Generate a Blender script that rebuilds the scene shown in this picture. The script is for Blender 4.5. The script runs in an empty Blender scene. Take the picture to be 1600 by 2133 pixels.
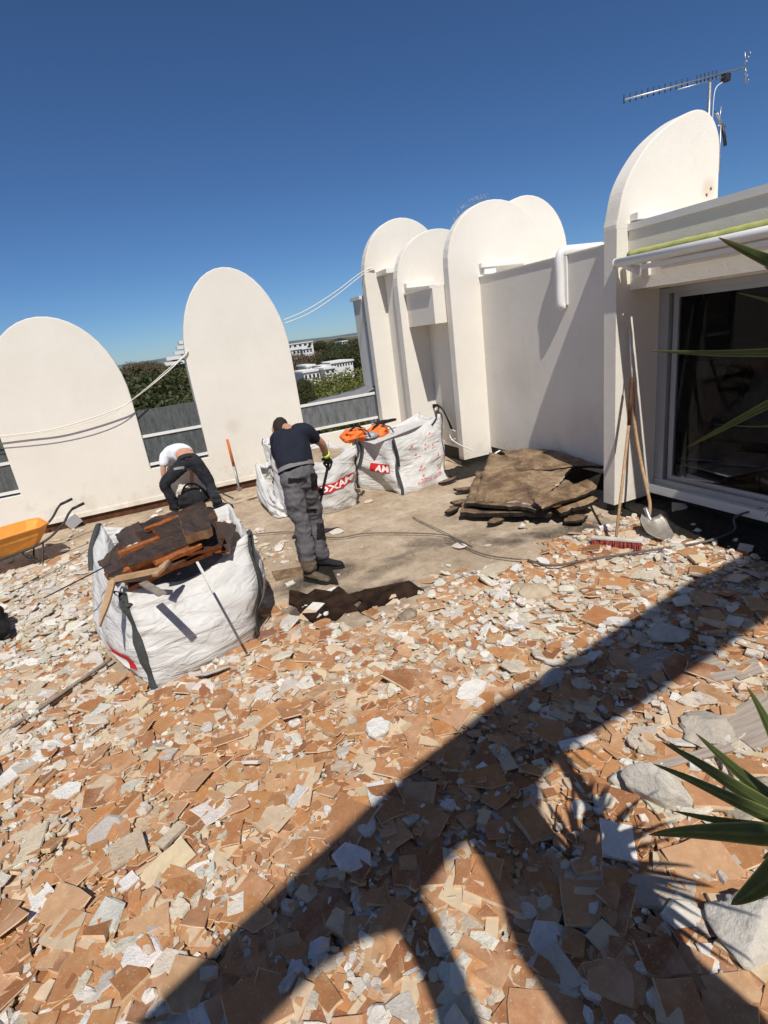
import bpy, bmesh, math, random
import numpy as np
from mathutils import Vector, Matrix, noise
random.seed(7); np.random.seed(7)
S = bpy.context.scene; COL = S.collection
# ---------------------------------------------------------------- camera
F, YAW, PIT, ROL = 1115.65, 0.365695643, 0.324482364, -0.136364297
H = 2.3
cyw, syw, cpt, spt, crl, srl = math.cos(YAW), math.sin(YAW), math.cos(PIT), math.sin(PIT), math.cos(ROL), math.sin(ROL)
FW = np.array([syw*cpt, cyw*cpt, -spt]); RT = np.array([cyw, -syw, 0.]); UP = np.cross(RT, FW)
R2 = crl*RT + srl*UP; U2 = -srl*RT + crl*UP
cam = bpy.data.cameras.new('camera'); co = bpy.data.objects.new('camera', cam); COL.objects.link(co)
cam.sensor_fit = 'HORIZONTAL'; cam.sensor_width = 36; cam.lens = F/1600*36
cam.clip_start = 0.05; cam.clip_end = 9000
m = Matrix.Identity(4)
for i in range(3):
    m[i][0], m[i][1], m[i][2] = R2[i], U2[i], -FW[i]
m[2][3] = H
co.matrix_world = m; S.camera = co
# ---------------------------------------------------------------- light
SUN = Vector((0.22, 1.0, -1.4)).normalized()
SKY_STRENGTH, SUN_STRENGTH, EXPOSURE = 0.083, 4.5, 0.0
w = bpy.data.worlds.new('World'); S.world = w; w.use_nodes = True
nt = w.node_tree; nt.nodes.clear()
sky = nt.nodes.new('ShaderNodeTexSky'); sky.sky_type = 'NISHITA'; sky.sun_disc = False
sky.sun_elevation = math.asin(-SUN.z); sky.sun_rotation = math.atan2(-SUN.x, -SUN.y)
sky.altitude = 2000; sky.air_density = 1.0; sky.dust_density = 0.7; sky.ozone_density = 10
bg = nt.nodes.new('ShaderNodeBackground'); bg.inputs[1].default_value = SKY_STRENGTH
wo = nt.nodes.new('ShaderNodeOutputWorld')
tn = nt.nodes.new('ShaderNodeMix'); tn.data_type = 'RGBA'; tn.blend_type = 'MULTIPLY'; tn.inputs[0].default_value = 1; tn.inputs[7].default_value = (.80, .90, .96, 1)
nt.links.new(sky.outputs[0], tn.inputs[6]); nt.links.new(tn.outputs[2], bg.inputs[0]); nt.links.new(bg.outputs[0], wo.inputs[0])
sl = bpy.data.lights.new('sun', 'SUN'); sl.energy = SUN_STRENGTH; sl.angle = math.radians(0.53); sl.color = (1.0, 0.95, 0.87)
so = bpy.data.objects.new('sun', sl); COL.objects.link(so); so.rotation_euler = SUN.to_track_quat('-Z', 'Y').to_euler(); so.location = (-3, -8, 20)
S.view_settings.view_transform = 'Standard'; S.view_settings.look = 'None'
S.view_settings.exposure = EXPOSURE; S.view_settings.gamma = 1; S.view_settings.use_curve_mapping = False
try:
    S.cycles.max_bounces = 8; S.cycles.transparent_max_bounces = 12
except Exception: pass
# ---------------------------------------------------------------- measuring helpers (a sight line met with a plane of the place)
def _ray(x, y): return FW + R2*(x-800)/F - U2*(y-1066.5)/F
def onz(x, y, z=0.):
    d = _ray(x, y); t = (z-H)/d[2]; return Vector((d[0]*t, d[1]*t, z))
def ony(x, y, Y):
    d = _ray(x, y); t = Y/d[1]; return Vector((d[0]*t, Y, H+d[2]*t))
def onx(x, y, X):
    d = _ray(x, y); t = X/d[0]; return Vector((X, d[1]*t, H+d[2]*t))
def proj(P):
    P = np.array([P[0], P[1], P[2]-H]); z = P@FW
    return 800+F*(P@R2)/z, 1066.5-F*(P@U2)/z, z
# ---------------------------------------------------------------- materials
def nodes(name):
    M = bpy.data.materials.new(name); M.use_nodes = True
    t = M.node_tree; b = t.nodes['Principled BSDF']; return M, t, b
def N(t, ty, **k):
    n = t.nodes.new(ty)
    for a, v in k.items():
        if a.startswith('i_'):
            key = a[2:]; key = int(key) if key.isdigit() else key.replace('_', ' ')
            n.inputs[key].default_value = v
        else: setattr(n, a, v)
    return n
def noise_node(t, scale, detail=6, rough=.6, coord='Object', vec=None, dist=0):
    if vec is None:
        tc = N(t, 'ShaderNodeTexCoord'); vec = tc.outputs[coord]
    n = N(t, 'ShaderNodeTexNoise', i_Scale=scale, i_Detail=detail, i_Roughness=rough, i_Distortion=dist)
    t.links.new(vec, n.inputs['Vector']); return n
def ramp(t, src, stops):
    r = N(t, 'ShaderNodeValToRGB'); e = r.color_ramp.elements
    while len(e) < len(stops): e.new(0.5)
    for a, (p, c) in zip(e, stops):
        a.position = p; a.color = (*c, 1) if len(c) == 3 else c
    t.links.new(src, r.inputs[0]); return r
def mix(t, fac, a, b, blend='MIX'):
    n = N(t, 'ShaderNodeMix', data_type='RGBA', blend_type=blend)
    for s, v in ((n.inputs[0], fac), (n.inputs[6], a), (n.inputs[7], b)):
        if hasattr(v, 'is_linked'): t.links.new(v, s)
        elif isinstance(v, (int, float)): s.default_value = v
        else: s.default_value = (*v, 1)
    return n.outputs[2]
def bump(t, b, src, strength=.4, dist=.01, prev=None):
    n = N(t, 'ShaderNodeBump', i_Strength=strength, i_Distance=dist)
    t.links.new(src, n.inputs['Height'])
    if prev is not None: t.links.new(prev, n.inputs['Normal'])
    t.links.new(n.outputs[0], b.inputs['Normal']); return n.outputs[0]
def simple(name, col, rough=.7, var=.15, scale=12, bscale=60, bstr=.25, bdist=.004, metal=0, spec=.3):
    M, t, b = nodes(name)
    n = noise_node(t, scale)
    d = tuple(c*(1-var) for c in col); l = tuple(min(1, c*(1+var)) for c in col)
    r = ramp(t, n.outputs[0], [(.3, d), (.7, l)])
    t.links.new(r.outputs[0], b.inputs['Base Color'])
    b.inputs['Roughness'].default_value = rough; b.inputs['Metallic'].default_value = metal
    b.inputs['Specular IOR Level'].default_value = spec
    if bstr: bump(t, b, noise_node(t, bscale, 4).outputs[0], bstr, bdist)
    return M
MAT = {}
_p = ony(1476, 392, 4.36); _q = ony(1481, 393, 4.36); _r = ony(1472, 406, 4.36); _s = ony(485, 888, 9.4); _t = ony(1195, 925, 5.5)
STAIN_PTS = [(tuple(_p), .12, .75, (.55, .40, .22)), (tuple(_q), .022, 2., (.12, .06, .03)), (tuple(_r), .022, 2., (.12, .06, .03)), (tuple(_s), .16, .7, (.55, .48, .38)), ((4.93, 6.6, 1.35), .5, .5, (.5, .45, .38)), ((4.93, 5.3, .8), .45, .5, (.5, .45, .38)), ((3.9, 9.22, 3.4), .5, .35, (.5, .42, .3))]
def stucco():
    M, t, b = nodes('white_stucco')
    big = noise_node(t, 1.3, 5); fine = noise_node(t, 55, 6, .7); mid = noise_node(t, 9, 4)
    c = ramp(t, big.outputs[0], [(.3, (.77, .725, .64)), (.65, (.82, .775, .695))])
    # rain streaks and grey weathering
    tc = N(t, 'ShaderNodeTexCoord'); mp = N(t, 'ShaderNodeMapping'); mp.inputs['Scale'].default_value = (5, 5, .6)
    t.links.new(tc.outputs['Object'], mp.inputs[0])
    st = noise_node(t, 1.6, 6, .65, vec=mp.outputs[0])
    f = ramp(t, st.outputs[0], [(.56, (0, 0, 0)), (.82, (.20, .20, .20))])
    c2 = mix(t, f.outputs[0], c.outputs[0], (.60, .555, .48))
    # splashed dirt along the foot of the walls, and one brown stain with rust holes on the near fin
    gp_ = N(t, 'ShaderNodeNewGeometry'); sx_ = N(t, 'ShaderNodeSeparateXYZ'); t.links.new(gp_.outputs['Position'], sx_.inputs[0])
    mr = N(t, 'ShaderNodeMapRange'); mr.inputs[1].default_value = .05; mr.inputs[2].default_value = .75; mr.inputs[3].default_value = .26; mr.inputs[4].default_value = 0; t.links.new(sx_.outputs[2], mr.inputs[0])
    gn = noise_node(t, 4, 8, .7); ad = N(t, 'ShaderNodeMath', operation='ADD'); t.links.new(mr.outputs[0], ad.inputs[0]); t.links.new(gn.outputs[0], ad.inputs[1])
    gf = ramp(t, ad.outputs[0], [(.62, (0, 0, 0)), (.95, (.6, .6, .6))]); c2 = mix(t, gf.outputs[0], c2, (.50, .41, .30))
    for (P_, r_, k_, cc_) in STAIN_PTS:
        vm = N(t, 'ShaderNodeVectorMath', operation='DISTANCE'); t.links.new(gp_.outputs['Position'], vm.inputs[0]); vm.inputs[1].default_value = P_
        m2 = N(t, 'ShaderNodeMapRange'); m2.inputs[1].default_value = r_; m2.inputs[2].default_value = r_*.35; m2.inputs[3].default_value = 0; m2.inputs[4].default_value = k_; t.links.new(vm.outputs['Value'], m2.inputs[0])
        m3 = N(t, 'ShaderNodeMath', operation='MULTIPLY'); t.links.new(m2.outputs[0], m3.inputs[0]); t.links.new(gn.outputs[0], m3.inputs[1]); c2 = mix(t, m3.outputs[0], c2, cc_)
    t.links.new(c2, b.inputs['Base Color'])
    b.inputs['Roughness'].default_value = .9; b.inputs['Specular IOR Level'].default_value = .15
    p = bump(t, b, mid.outputs[0], .15, .02); bump(t, b, fine.outputs[0], .45, .006, p)
    return M
MAT['stucco'] = stucco()
MAT['trim'] = simple('white_trim', (.78, .76, .72), .55, .04, 3, 30, .1)
MAT['pvc'] = simple('white_pvc', (.82, .81, .78), .35, .03, 3, 30, .05, spec=.5)
MAT['alu'] = simple('grey_aluminium', (.42, .43, .45), .45, .06, 4, 200, .05, metal=.3)
MAT['black_bitumen'] = simple('black_bitumen', (.018, .015, .012), .6, .5, 20, 40, .8, .02)
MAT['brown_band'] = simple('brown_membrane', (.09, .035, .016), .7, .5, 9, 40, .6, .01)
MAT['dark_metal'] = simple('dark_metal', (.05, .05, .055), .5, .3, 20, 100, .2, metal=.5)
MAT['steel'] = simple('galvanised_steel', (.45, .45, .46), .4, .2, 30, 120, .2, metal=.8)
MAT['black_cloth'] = simple('black_cloth', (.016, .016, .018), .85, .4, 14, 140, .5, .004)
MAT['navy_cloth'] = simple('dark_navy_cotton', (.014, .017, .028), .9, .25, 9, 30, .5, .01)
MAT['jeans'] = simple('black_jeans', (.02, .022, .028), .9, .4, 12, 60, .5, .006)
MAT['grey_cloth'] = simple('grey_work_cloth', (.125, .12, .13), .85, .18, 10, 40, .6, .01)
MAT['white_cloth'] = simple('white_cotton', (.74, .76, .82), .9, .05, 6, 25, .4, .012)
MAT['skin'] = simple('skin', (.50, .26, .17), .55, .12, 14, 80, .15, spec=.4)
MAT['hair'] = simple('short_dark_hair', (.03, .02, .014), .8, .4, 60, 250, .8, .006)
MAT['boot'] = simple('dusty_boot_leather', (.12, .09, .065), .85, .35, 18, 60, .4)
MAT['lime'] = simple('lime_cuff', (.55, .85, .08), .7, .1)
MAT['glove'] = simple('black_rubber_glove', (.02, .022, .02), .5, .3, 30, 90, .3)
MAT['wood'] = simple('weathered_wood', (.42, .27, .15), .75, .25, 18, 50, .3)
MAT['old_wood'] = simple('grey_old_wood', (.26, .22, .18), .8, .3, 14, 50, .4)
MAT['orange_plastic'] = simple('orange_wheelbarrow_paint', (.80, .33, .05), .5, .18, 6, 60, .12, spec=.5)
MAT['orange_bag'] = simple('orange_tarpaulin', (.88, .19, .035), .55, .15, 7, 20, .5, .02)
MAT['red_bristle'] = simple('red_bristles', (.46, .10, .085), .8, .4, 60, 150, .8, .01)
MAT['orange_paint'] = simple('orange_paint', (.55, .14, .035), .6, .2)
MAT['rope'] = simple('white_rope', (.78, .75, .66), .8, .1, 40, 200, .3)
MAT['cable'] = simple('dusty_cable', (.13, .11, .10), .7, .3, 30, 100, .2)
MAT['strap'] = simple('dark_grey_webbing', (.055, .06, .06), .8, .3, 60, 300, .5)
MAT['print_red'] = simple('red_print', (.55, .02, .025), .6, .08, 5, 30, 0)
MAT['print_white'] = simple('white_print', (.76, .74, .71), .7, .05, 5, 30, 0)
MAT['print_pink'] = simple('faded_red_print', (.62, .22, .2), .7, .15, 20, 30, 0)
MAT['yellow'] = simple('faded_yellow_fabric', (.44, .45, .15), .8, .15, 10, 60, .4)
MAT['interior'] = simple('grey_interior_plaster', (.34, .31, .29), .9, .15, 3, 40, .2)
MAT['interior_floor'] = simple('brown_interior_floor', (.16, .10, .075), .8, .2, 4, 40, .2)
MAT['board'] = simple('dusty_plasterboard', (.58, .53, .47), .85, .2, 6, 40, .3)
MAT['house_white'] = simple('white_house_render', (.74, .72, .68), .8, .06, .3, 3, .1)
MAT['roof_tile'] = simple('clay_roof', (.32, .15, .09), .8, .25, 1, 6, .2)
MAT['dark_window'] = simple('dark_window', (.03, .035, .04), .2, .2, 1, 3, 0, spec=.6)
MAT['bark'] = simple('tree_bark', (.10, .07, .05), .9, .3, 4, 20, .5, .03)
MAT['stalk'] = simple('yucca_trunk', (.20, .14, .09), .9, .3, 20, 40, .8, .02)
def sack_mat():
    M, t, b = nodes('white_woven_sack')
    n = noise_node(t, 5, 5)
    r = ramp(t, n.outputs[0], [(.3, (.66, .65, .63)), (.7, (.80, .79, .77))])
    dirt = noise_node(t, 2.2, 8, .7)
    f = ramp(t, dirt.outputs[0], [(.55, (0, 0, 0)), (.78, (.45, .45, .45))])
    t.links.new(mix(t, f.outputs[0], r.outputs[0], (.48, .40, .30)), b.inputs['Base Color'])
    b.inputs['Roughness'].default_value = .5; b.inputs['Specular IOR Level'].default_value = .35
    tc = N(t, 'ShaderNodeTexCoord'); mp = N(t, 'ShaderNodeMapping'); mp.inputs['Scale'].default_value = (1, 1, 3.2); mp.inputs['Rotation'].default_value = (.3, .5, .2)
    t.links.new(tc.outputs['Object'], mp.inputs[0])
    k = noise_node(t, 2.6, 3, .5, vec=mp.outputs[0], dist=1.6)
    p = bump(t, b, k.outputs[0], .6, .06)
    bump(t, b, noise_node(t, 26, 3, vec=mp.outputs[0]).outputs[0], .12, .01, p)
    # a little light comes through the woven cloth
    tr = N(t, 'ShaderNodeBsdfTranslucent'); tr.inputs[0].default_value = (.6, .58, .55, 1)
    ms = N(t, 'ShaderNodeMixShader'); ms.inputs[0].default_value = .16
    out = t.nodes['Material Output']
    t.links.new(b.outputs[0], ms.inputs[1]); t.links.new(tr.outputs[0], ms.inputs[2]); t.links.new(ms.outputs[0], out.inputs[0])
    return M
MAT['sack'] = sack_mat()
def attr_mat(name, rough, dusty, dustcol, speck, bstr, bdist, bscale):
    """colour of each piece comes from its own 'tint'; dust and pores on top"""
    M, t, b = nodes(name)
    a = N(t, 'ShaderNodeAttribute', attribute_name='tint')
    n = noise_node(t, 22, 8, .7); n2 = noise_node(t, 6, 6, .65)
    gp_ = N(t, 'ShaderNodeNewGeometry'); n3 = noise_node(t, .9, 4, .6, vec=gp_.outputs['Position'])
    sm = N(t, 'ShaderNodeMath', operation='ADD'); t.links.new(n2.outputs[0], sm.inputs[0]); t.links.new(n3.outputs[0], sm.inputs[1])
    f = ramp(t, sm.outputs[0], [(.50, (0, 0, 0)), (.68, (dusty,)*3)]); f.inputs[0].default_value = 0
    hf = N(t, 'ShaderNodeMath', operation='MULTIPLY'); hf.inputs[1].default_value = .5; t.links.new(sm.outputs[0], hf.inputs[0]); t.links.new(hf.outputs[0], f.inputs[0])
    c = mix(t, f.outputs[0], a.outputs[0], dustcol)
    v = ramp(t, n.outputs[0], [(.3, (.82, .82, .82)), (.7, (1.1, 1.1, 1.1))])
    c = mix(t, 1.0, c, v.outputs[0], 'MULTIPLY')
    if speck:
        s = noise_node(t, 110, 3, .5)
        g = ramp(t, s.outputs[0], [(.62, (0, 0, 0)), (.70, (speck,)*3)])
        c = mix(t, g.outputs[0], c, dustcol if name.startswith('terra') else (.28, .26, .24))
    t.links.new(c, b.inputs['Base Color'])
    b.inputs['Roughness'].default_value = rough; b.inputs['Specular IOR Level'].default_value = .2
    p = bump(t, b, noise_node(t, bscale, 8, .7).outputs[0], bstr, bdist)
    return M
MAT['terra'] = attr_mat('terracotta_tile', .75, .62, (.66, .48, .32), .5, .25, .004, 60)
MAT['mortar'] = simple('mortar_edge', (.62, .45, .29), .95, .2, 15, 70, .5, .006)
MAT['plaster'] = attr_mat('broken_screed', .95, .55, (.66, .54, .41), .4, .9, .012, 45)
def ground_mat():
    M, t, b = nodes('bare_roof_screed')
    g = N(t, 'ShaderNodeNewGeometry'); pos = g.outputs['Position']
    a = noise_node(t, 1.2, 10, .65, vec=pos); d = noise_node(t, 9, 10, .72, vec=pos); e = noise_node(t, 70, 5, .7, vec=pos)
    base = ramp(t, a.outputs[0], [(.32, (.33, .25, .175)), (.5, (.48, .38, .275)), (.68, (.64, .53, .40))])
    c = mix(t, .55, base.outputs[0], ramp(t, d.outputs[0], [(.28, (.45, .41, .36)), (.5, (.95, .93, .9)), (.75, (1.35, 1.32, 1.28))]).outputs[0], 'MULTIPLY')
    # smears of old bitumen left on the screed: own shapes round given spots
    acc = None
    for (x, y, rx, ry, rot, k) in STAINS:
        mp = N(t, 'ShaderNodeMapping', vector_type='TEXTURE')
        mp.inputs['Location'].default_value = (x, y, 0); mp.inputs['Rotation'].default_value = (0, 0, rot); mp.inputs['Scale'].default_value = (rx, ry, 40)
        t.links.new(pos, mp.inputs[0])
        ln = N(t, 'ShaderNodeVectorMath', operation='LENGTH'); t.links.new(mp.outputs[0], ln.inputs[0])
        mr = N(t, 'ShaderNodeMapRange'); mr.inputs[1].default_value = 1.25; mr.inputs[2].default_value = .3; mr.inputs[3].default_value = 0; mr.inputs[4].default_value = k
        t.links.new(ln.outputs['Value'], mr.inputs[0])
        if acc is None: acc = mr.outputs[0]
        else:
            mx = N(t, 'ShaderNodeMath', operation='MAXIMUM'); t.links.new(acc, mx.inputs[0]); t.links.new(mr.outputs[0], mx.inputs[1]); acc = mx.outputs[0]
    s = noise_node(t, 3.2, 10, .72, vec=pos, dist=.6)
    ad = N(t, 'ShaderNodeMath', operation='ADD'); t.links.new(acc, ad.inputs[0]); t.links.new(s.outputs[0], ad.inputs[1])
    sc_ = N(t, 'ShaderNodeMath', operation='MULTIPLY'); sc_.inputs[1].default_value = .8; t.links.new(ad.outputs[0], sc_.inputs[0])
    f = ramp(t, sc_.outputs[0], [(.66, (0, 0, 0)), (.82, (.50, .50, .50)), (.95, (.90, .90, .90))])
    c = mix(t, f.outputs[0], c, (.070, .058, .048))
    t.links.new(c, b.inputs['Base Color']); b.inputs['Roughness'].default_value = .93; b.inputs['Specular IOR Level'].default_value = .15
    p = bump(t, b, d.outputs[0], .8, .035); bump(t, b, e.outputs[0], .8, .010, p)
    return M
STAINS = [(1.05, 4.95, .75, .36, .2, .68), (1.9, 4.80, .8, .26, .35, .50), (2.6, 4.9, .9, .34, -.5, .54), (3.3, 4.45, .9, .30, -.35, .58), (2.1, 5.9, .5, .2, .2, .40), (3.9, 4.25, .6, .4, 0, .65), (0.95, 4.35, .62, .36, .1, .80), (1.5, 4.25, .5, .22, .25, .72), (3.2, 7.3, .6, .5, 0, .3)]
MAT['ground'] = ground_mat()
MAT['dust'] = simple('mortar_dust', (.54, .40, .275), .97, .28, 5, 55, .9, .02, spec=.05)
def sheet_mat():
    M, t, b = nodes('old_bitumen_sheet')
    a = noise_node(t, 3.5, 10, .7, dist=.5); d = noise_node(t, 30, 8, .7)
    r = ramp(t, a.outputs[0], [(.3, (.05, .03, .018)), (.45, (.18, .11, .06)), (.62, (.36, .25, .145)), (.75, (.48, .36, .23))])
    v = ramp(t, d.outputs[0], [(.3, (.6, .6, .6)), (.7, (1.2, 1.2, 1.2))])
    t.links.new(mix(t, 1., r.outputs[0], v.outputs[0], 'MULTIPLY'), b.inputs['Base Color'])
    b.inputs['Roughness'].default_value = .85
    p = bump(t, b, a.outputs[0], .6, .03); bump(t, b, d.outputs[0], .6, .006, p); return M
MAT['sheet'] = sheet_mat()
def slab_mat():
    M, t, b = nodes('tarred_insulation_slab')
    a = noise_node(t, 5, 10, .72, dist=.8); d = noise_node(t, 26, 8, .7)
    r = ramp(t, a.outputs[0], [(.32, (.012, .008, .007)), (.52, (.045, .024, .016)), (.66, (.10, .045, .02)), (.80, (.30, .20, .12))])
    t.links.new(r.outputs[0], b.inputs['Base Color']); b.inputs['Roughness'].default_value = .6
    p = bump(t, b, a.outputs[0], .7, .03); bump(t, b, d.outputs[0], .8, .012, p); return M
MAT['slab'] = slab_mat()
MAT['cork'] = simple('orange_brown_cork', (.30, .095, .025), .8, .45, 20, 50, .7, .01)
def plank_mat():
    M, t, b = nodes('grey_wood_look_tile')
    tc = N(t, 'ShaderNodeTexCoord'); mp = N(t, 'ShaderNodeMapping'); mp.inputs['Scale'].default_value = (1.2, 22, 4)
    t.links.new(tc.outputs['Object'], mp.inputs[0])
    n = noise_node(t, 2.2, 8, .65, vec=mp.outputs[0], dist=.4)
    r = ramp(t, n.outputs[0], [(.3, (.24, .19, .15)), (.5, (.36, .30, .25)), (.7, (.47, .41, .35))])
    t.links.new(r.outputs[0], b.inputs['Base Color']); b.inputs['Roughness'].default_value = .7
    bump(t, b, n.outputs[0], .4, .003); return M
MAT['plank'] = plank_mat()
def glass_mat(name, tint, refl, dust, dustcol):
    M, t, b = nodes(name); t.nodes.remove(b); out = t.nodes['Material Output']
    tr = N(t, 'ShaderNodeBsdfTransparent'); tr.inputs[0].default_value = (*tint, 1)
    gl = N(t, 'ShaderNodeBsdfGlossy'); gl.inputs['Roughness'].default_value = .03
    di = N(t, 'ShaderNodeBsdfDiffuse'); di.inputs[0].default_value = (*dustcol, 1)
    fr0 = N(t, 'ShaderNodeFresnel'); fr0.inputs[0].default_value = 1.5; fr = N(t, 'ShaderNodeMath', operation='MULTIPLY'); fr.inputs[1].default_value = refl; t.links.new(fr0.outputs[0], fr.inputs[0])
    m1 = N(t, 'ShaderNodeMixShader'); t.links.new(fr.outputs[0], m1.inputs[0]); t.links.new(tr.outputs[0], m1.inputs[1]); t.links.new(gl.outputs[0], m1.inputs[2])
    tc = N(t, 'ShaderNodeTexCoord'); mp = N(t, 'ShaderNodeMapping'); mp.inputs['Scale'].default_value = (6, 6, 1.5)
    t.links.new(tc.outputs['Object'], mp.inputs[0])
    n = noise_node(t, 2.5, 10, .75, vec=mp.outputs[0])
    f = ramp(t, n.outputs[0], [(.35, (dust*.4,)*3), (.7, (dust,)*3)])
    m2 = N(t, 'ShaderNodeMixShader'); t.links.new(f.outputs[0], m2.inputs[0]); t.links.new(m1.outputs[0], m2.inputs[1]); t.links.new(di.outputs[0], m2.inputs[2])
    t.links.new(m2.outputs[0], out.inputs[0]); return M
MAT['door_glass'] = glass_mat('dark_door_glass', (.66, .66, .67), .14, .008, (.3, .3, .3))
MAT['dirty_glass'] = glass_mat('dirty_parapet_glass', (.36, .41, .41), 1, .45, (.32, .35, .35))
MAT['hazy_glass'] = glass_mat('hazy_parapet_glass', (.5, .52, .54), 1, .62, (.36, .38, .40))
def leaf_mat(name, trans=.35):
    M, t, b = nodes(name)
    a = N(t, 'ShaderNodeAttribute', attribute_name='tint')
    t.links.new(a.outputs[0], b.inputs['Base Color']); b.inputs['Roughness'].default_value = .6
    tr = N(t, 'ShaderNodeBsdfTranslucent'); t.links.new(a.outputs[0], tr.inputs[0])
    ms = N(t, 'ShaderNodeMixShader'); ms.inputs[0].default_value = trans
    out = t.nodes['Material Output']
    t.links.new(b.outputs[0], ms.inputs[1]); t.links.new(tr.outputs[0], ms.inputs[2]); t.links.new(ms.outputs[0], out.inputs[0])
    return M
MAT['leaf'] = leaf_mat('foliage')
MAT['ytint'] = leaf_mat('yucca_blade', .28)
def yucca_mat():
    M, t, b = nodes('yucca_leaf')
    n = noise_node(t, 7, 4)
    r = ramp(t, n.outputs[0], [(.3, (.06, .08, .018)), (.7, (.13, .15, .04))])
    t.links.new(r.outputs[0], b.inputs['Base Color']); b.inputs['Roughness'].default_value = .4
    tr = N(t, 'ShaderNodeBsdfTranslucent'); tr.inputs[0].default_value = (.34, .38, .08, 1)
    ms = N(t, 'ShaderNodeMixShader'); ms.inputs[0].default_value = .25
    out = t.nodes['Material Output']
    t.links.new(b.outputs[0], ms.inputs[1]); t.links.new(tr.outputs[0], ms.inputs[2]); t.links.new(ms.outputs[0], out.inputs[0]); return M
MAT['yucca'] = yucca_mat()
MAT['land'] = simple('dry_scrub_land', (.12, .105, .06), .95, .4, .05, .6, .5, .3)
MAT['hill'] = simple('distant_hill', (.16, .19, .20), 1, .1, .01, .1, 0)  # bluish grey of distance haze put into the colour
# ---------------------------------------------------------------- mesh helpers
class MB:
    def __init__(s): s.v = []; s.f = []; s.m = []; s.sm = []
    def add(s, V, Fc, mi=0, smooth=False):
        b = len(s.v); s.v += [tuple(p) for p in V]
        for f in Fc: s.f.append([i+b for i in f]); s.m.append(mi); s.sm.append(smooth)
        return s
    def box(s, c, d, rz=0., mi=0, M=None):
        hx, hy, hz = d[0]/2, d[1]/2, d[2]/2
        V = [Vector((x, y, z)) for x in (-hx, hx) for y in (-hy, hy) for z in (-hz, hz)]
        R = M if M is not None else Matrix.Rotation(rz, 3, 'Z')
        V = [R@v + Vector(c) for v in V]
        return s.add(V, [(0, 1, 3, 2), (4, 6, 7, 5), (0, 4, 5, 1), (2, 3, 7, 6), (0, 2, 6, 4), (1, 5, 7, 3)], mi)
    def bb(s, a, b, mi=0):
        return s.box([(a[i]+b[i])/2 for i in range(3)], [abs(b[i]-a[i]) for i in range(3)], 0, mi)
    def tube(s, pts, r, n=8, mi=0, cap=True, smooth=True):
        pts = [Vector(p) for p in pts]; k = len(pts); rr = r if isinstance(r, (list, tuple)) else [r]*k
        V = []; Fc = []
        up = Vector((0, 0, 1)); t0 = (pts[1]-pts[0]).normalized()
        if abs(t0.dot(up)) > .95: up = Vector((1, 0, 0))
        u = t0.cross(up).normalized()
        for i, p in enumerate(pts):
            t = (pts[min(i+1, k-1)] - pts[max(i-1, 0)]).normalized()
            u = (u - t*u.dot(t)).normalized(); w_ = t.cross(u)
            for j in range(n):
                a = 2*math.pi*j/n; V.append(p + (u*math.cos(a) + w_*math.sin(a))*rr[i])
        for i in range(k-1):
            for j in range(n): Fc.append((i*n+j, i*n+(j+1) % n, (i+1)*n+(j+1) % n, (i+1)*n+j))
        s.add(V, Fc, mi, smooth)
        if cap:
            b = len(s.v)-len(V); s.f.append([b+j for j in range(n)][::-1]); s.m.append(mi); s.sm.append(False)
            s.f.append([b+(k-1)*n+j for j in range(n)]); s.m.append(mi); s.sm.append(False)
        return s
    def prism(s, outline, y0, y1, axis='y', mi=0, side=None):
        """outline: (a, z) points; extruded along y (axis 'y') or x (axis 'x')"""
        n = len(outline)
        P = (lambda a, z, q: (a, q, z)) if axis == 'y' else ((lambda a, z, q: (q, a, z)) if axis == 'x' else (lambda a, z, q: (a, z, q)))
        V = [P(a, z, y0) for a, z in outline] + [P(a, z, y1) for a, z in outline]
        s.add(V, [list(range(n))], mi); b = len(s.v)-2*n
        s.f.append([b+n+i for i in range(n)][::-1]); s.m.append(mi); s.sm.append(False)
        for i in range(n):
            j = (i+1) % n; s.f.append([b+i, b+n+i, b+n+j, b+j]); s.m.append(side if side is not None else mi); s.sm.append(False)
        return s
WORLD = {}
def mesh(name, mb, mats, recalc=True):
    me = bpy.data.meshes.new(name)
    me.from_pydata([tuple(v) for v in mb.v], [], mb.f)
    mats = mats if isinstance(mats, (list, tuple)) else [mats]
    for q in mats: me.materials.append(MAT[q] if isinstance(q, str) else q)
    me.polygons.foreach_set('material_index', mb.m); me.polygons.foreach_set('use_smooth', mb.sm)
    if recalc:
        bm = bmesh.new(); bm.from_mesh(me); bmesh.ops.recalc_face_normals(bm, faces=bm.faces); bm.to_mesh(me); bm.free()
    me.update(); return me
def tag(o, label=None, cat=None, group=None, kind=None):
    for k, v in (('label', label), ('category', cat), ('group', group), ('kind', kind)):
        if v: o[k] = v
    return o
def thing(name, label, cat, loc=(0, 0, 0), group=None, rz=0):
    o = bpy.data.objects.new(name, None); COL.objects.link(o); o.location = loc; o.rotation_euler = (0, 0, rz); o.empty_display_size = .1
    WORLD[o.name] = Vector(loc); return tag(o, label, cat, group)
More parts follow.
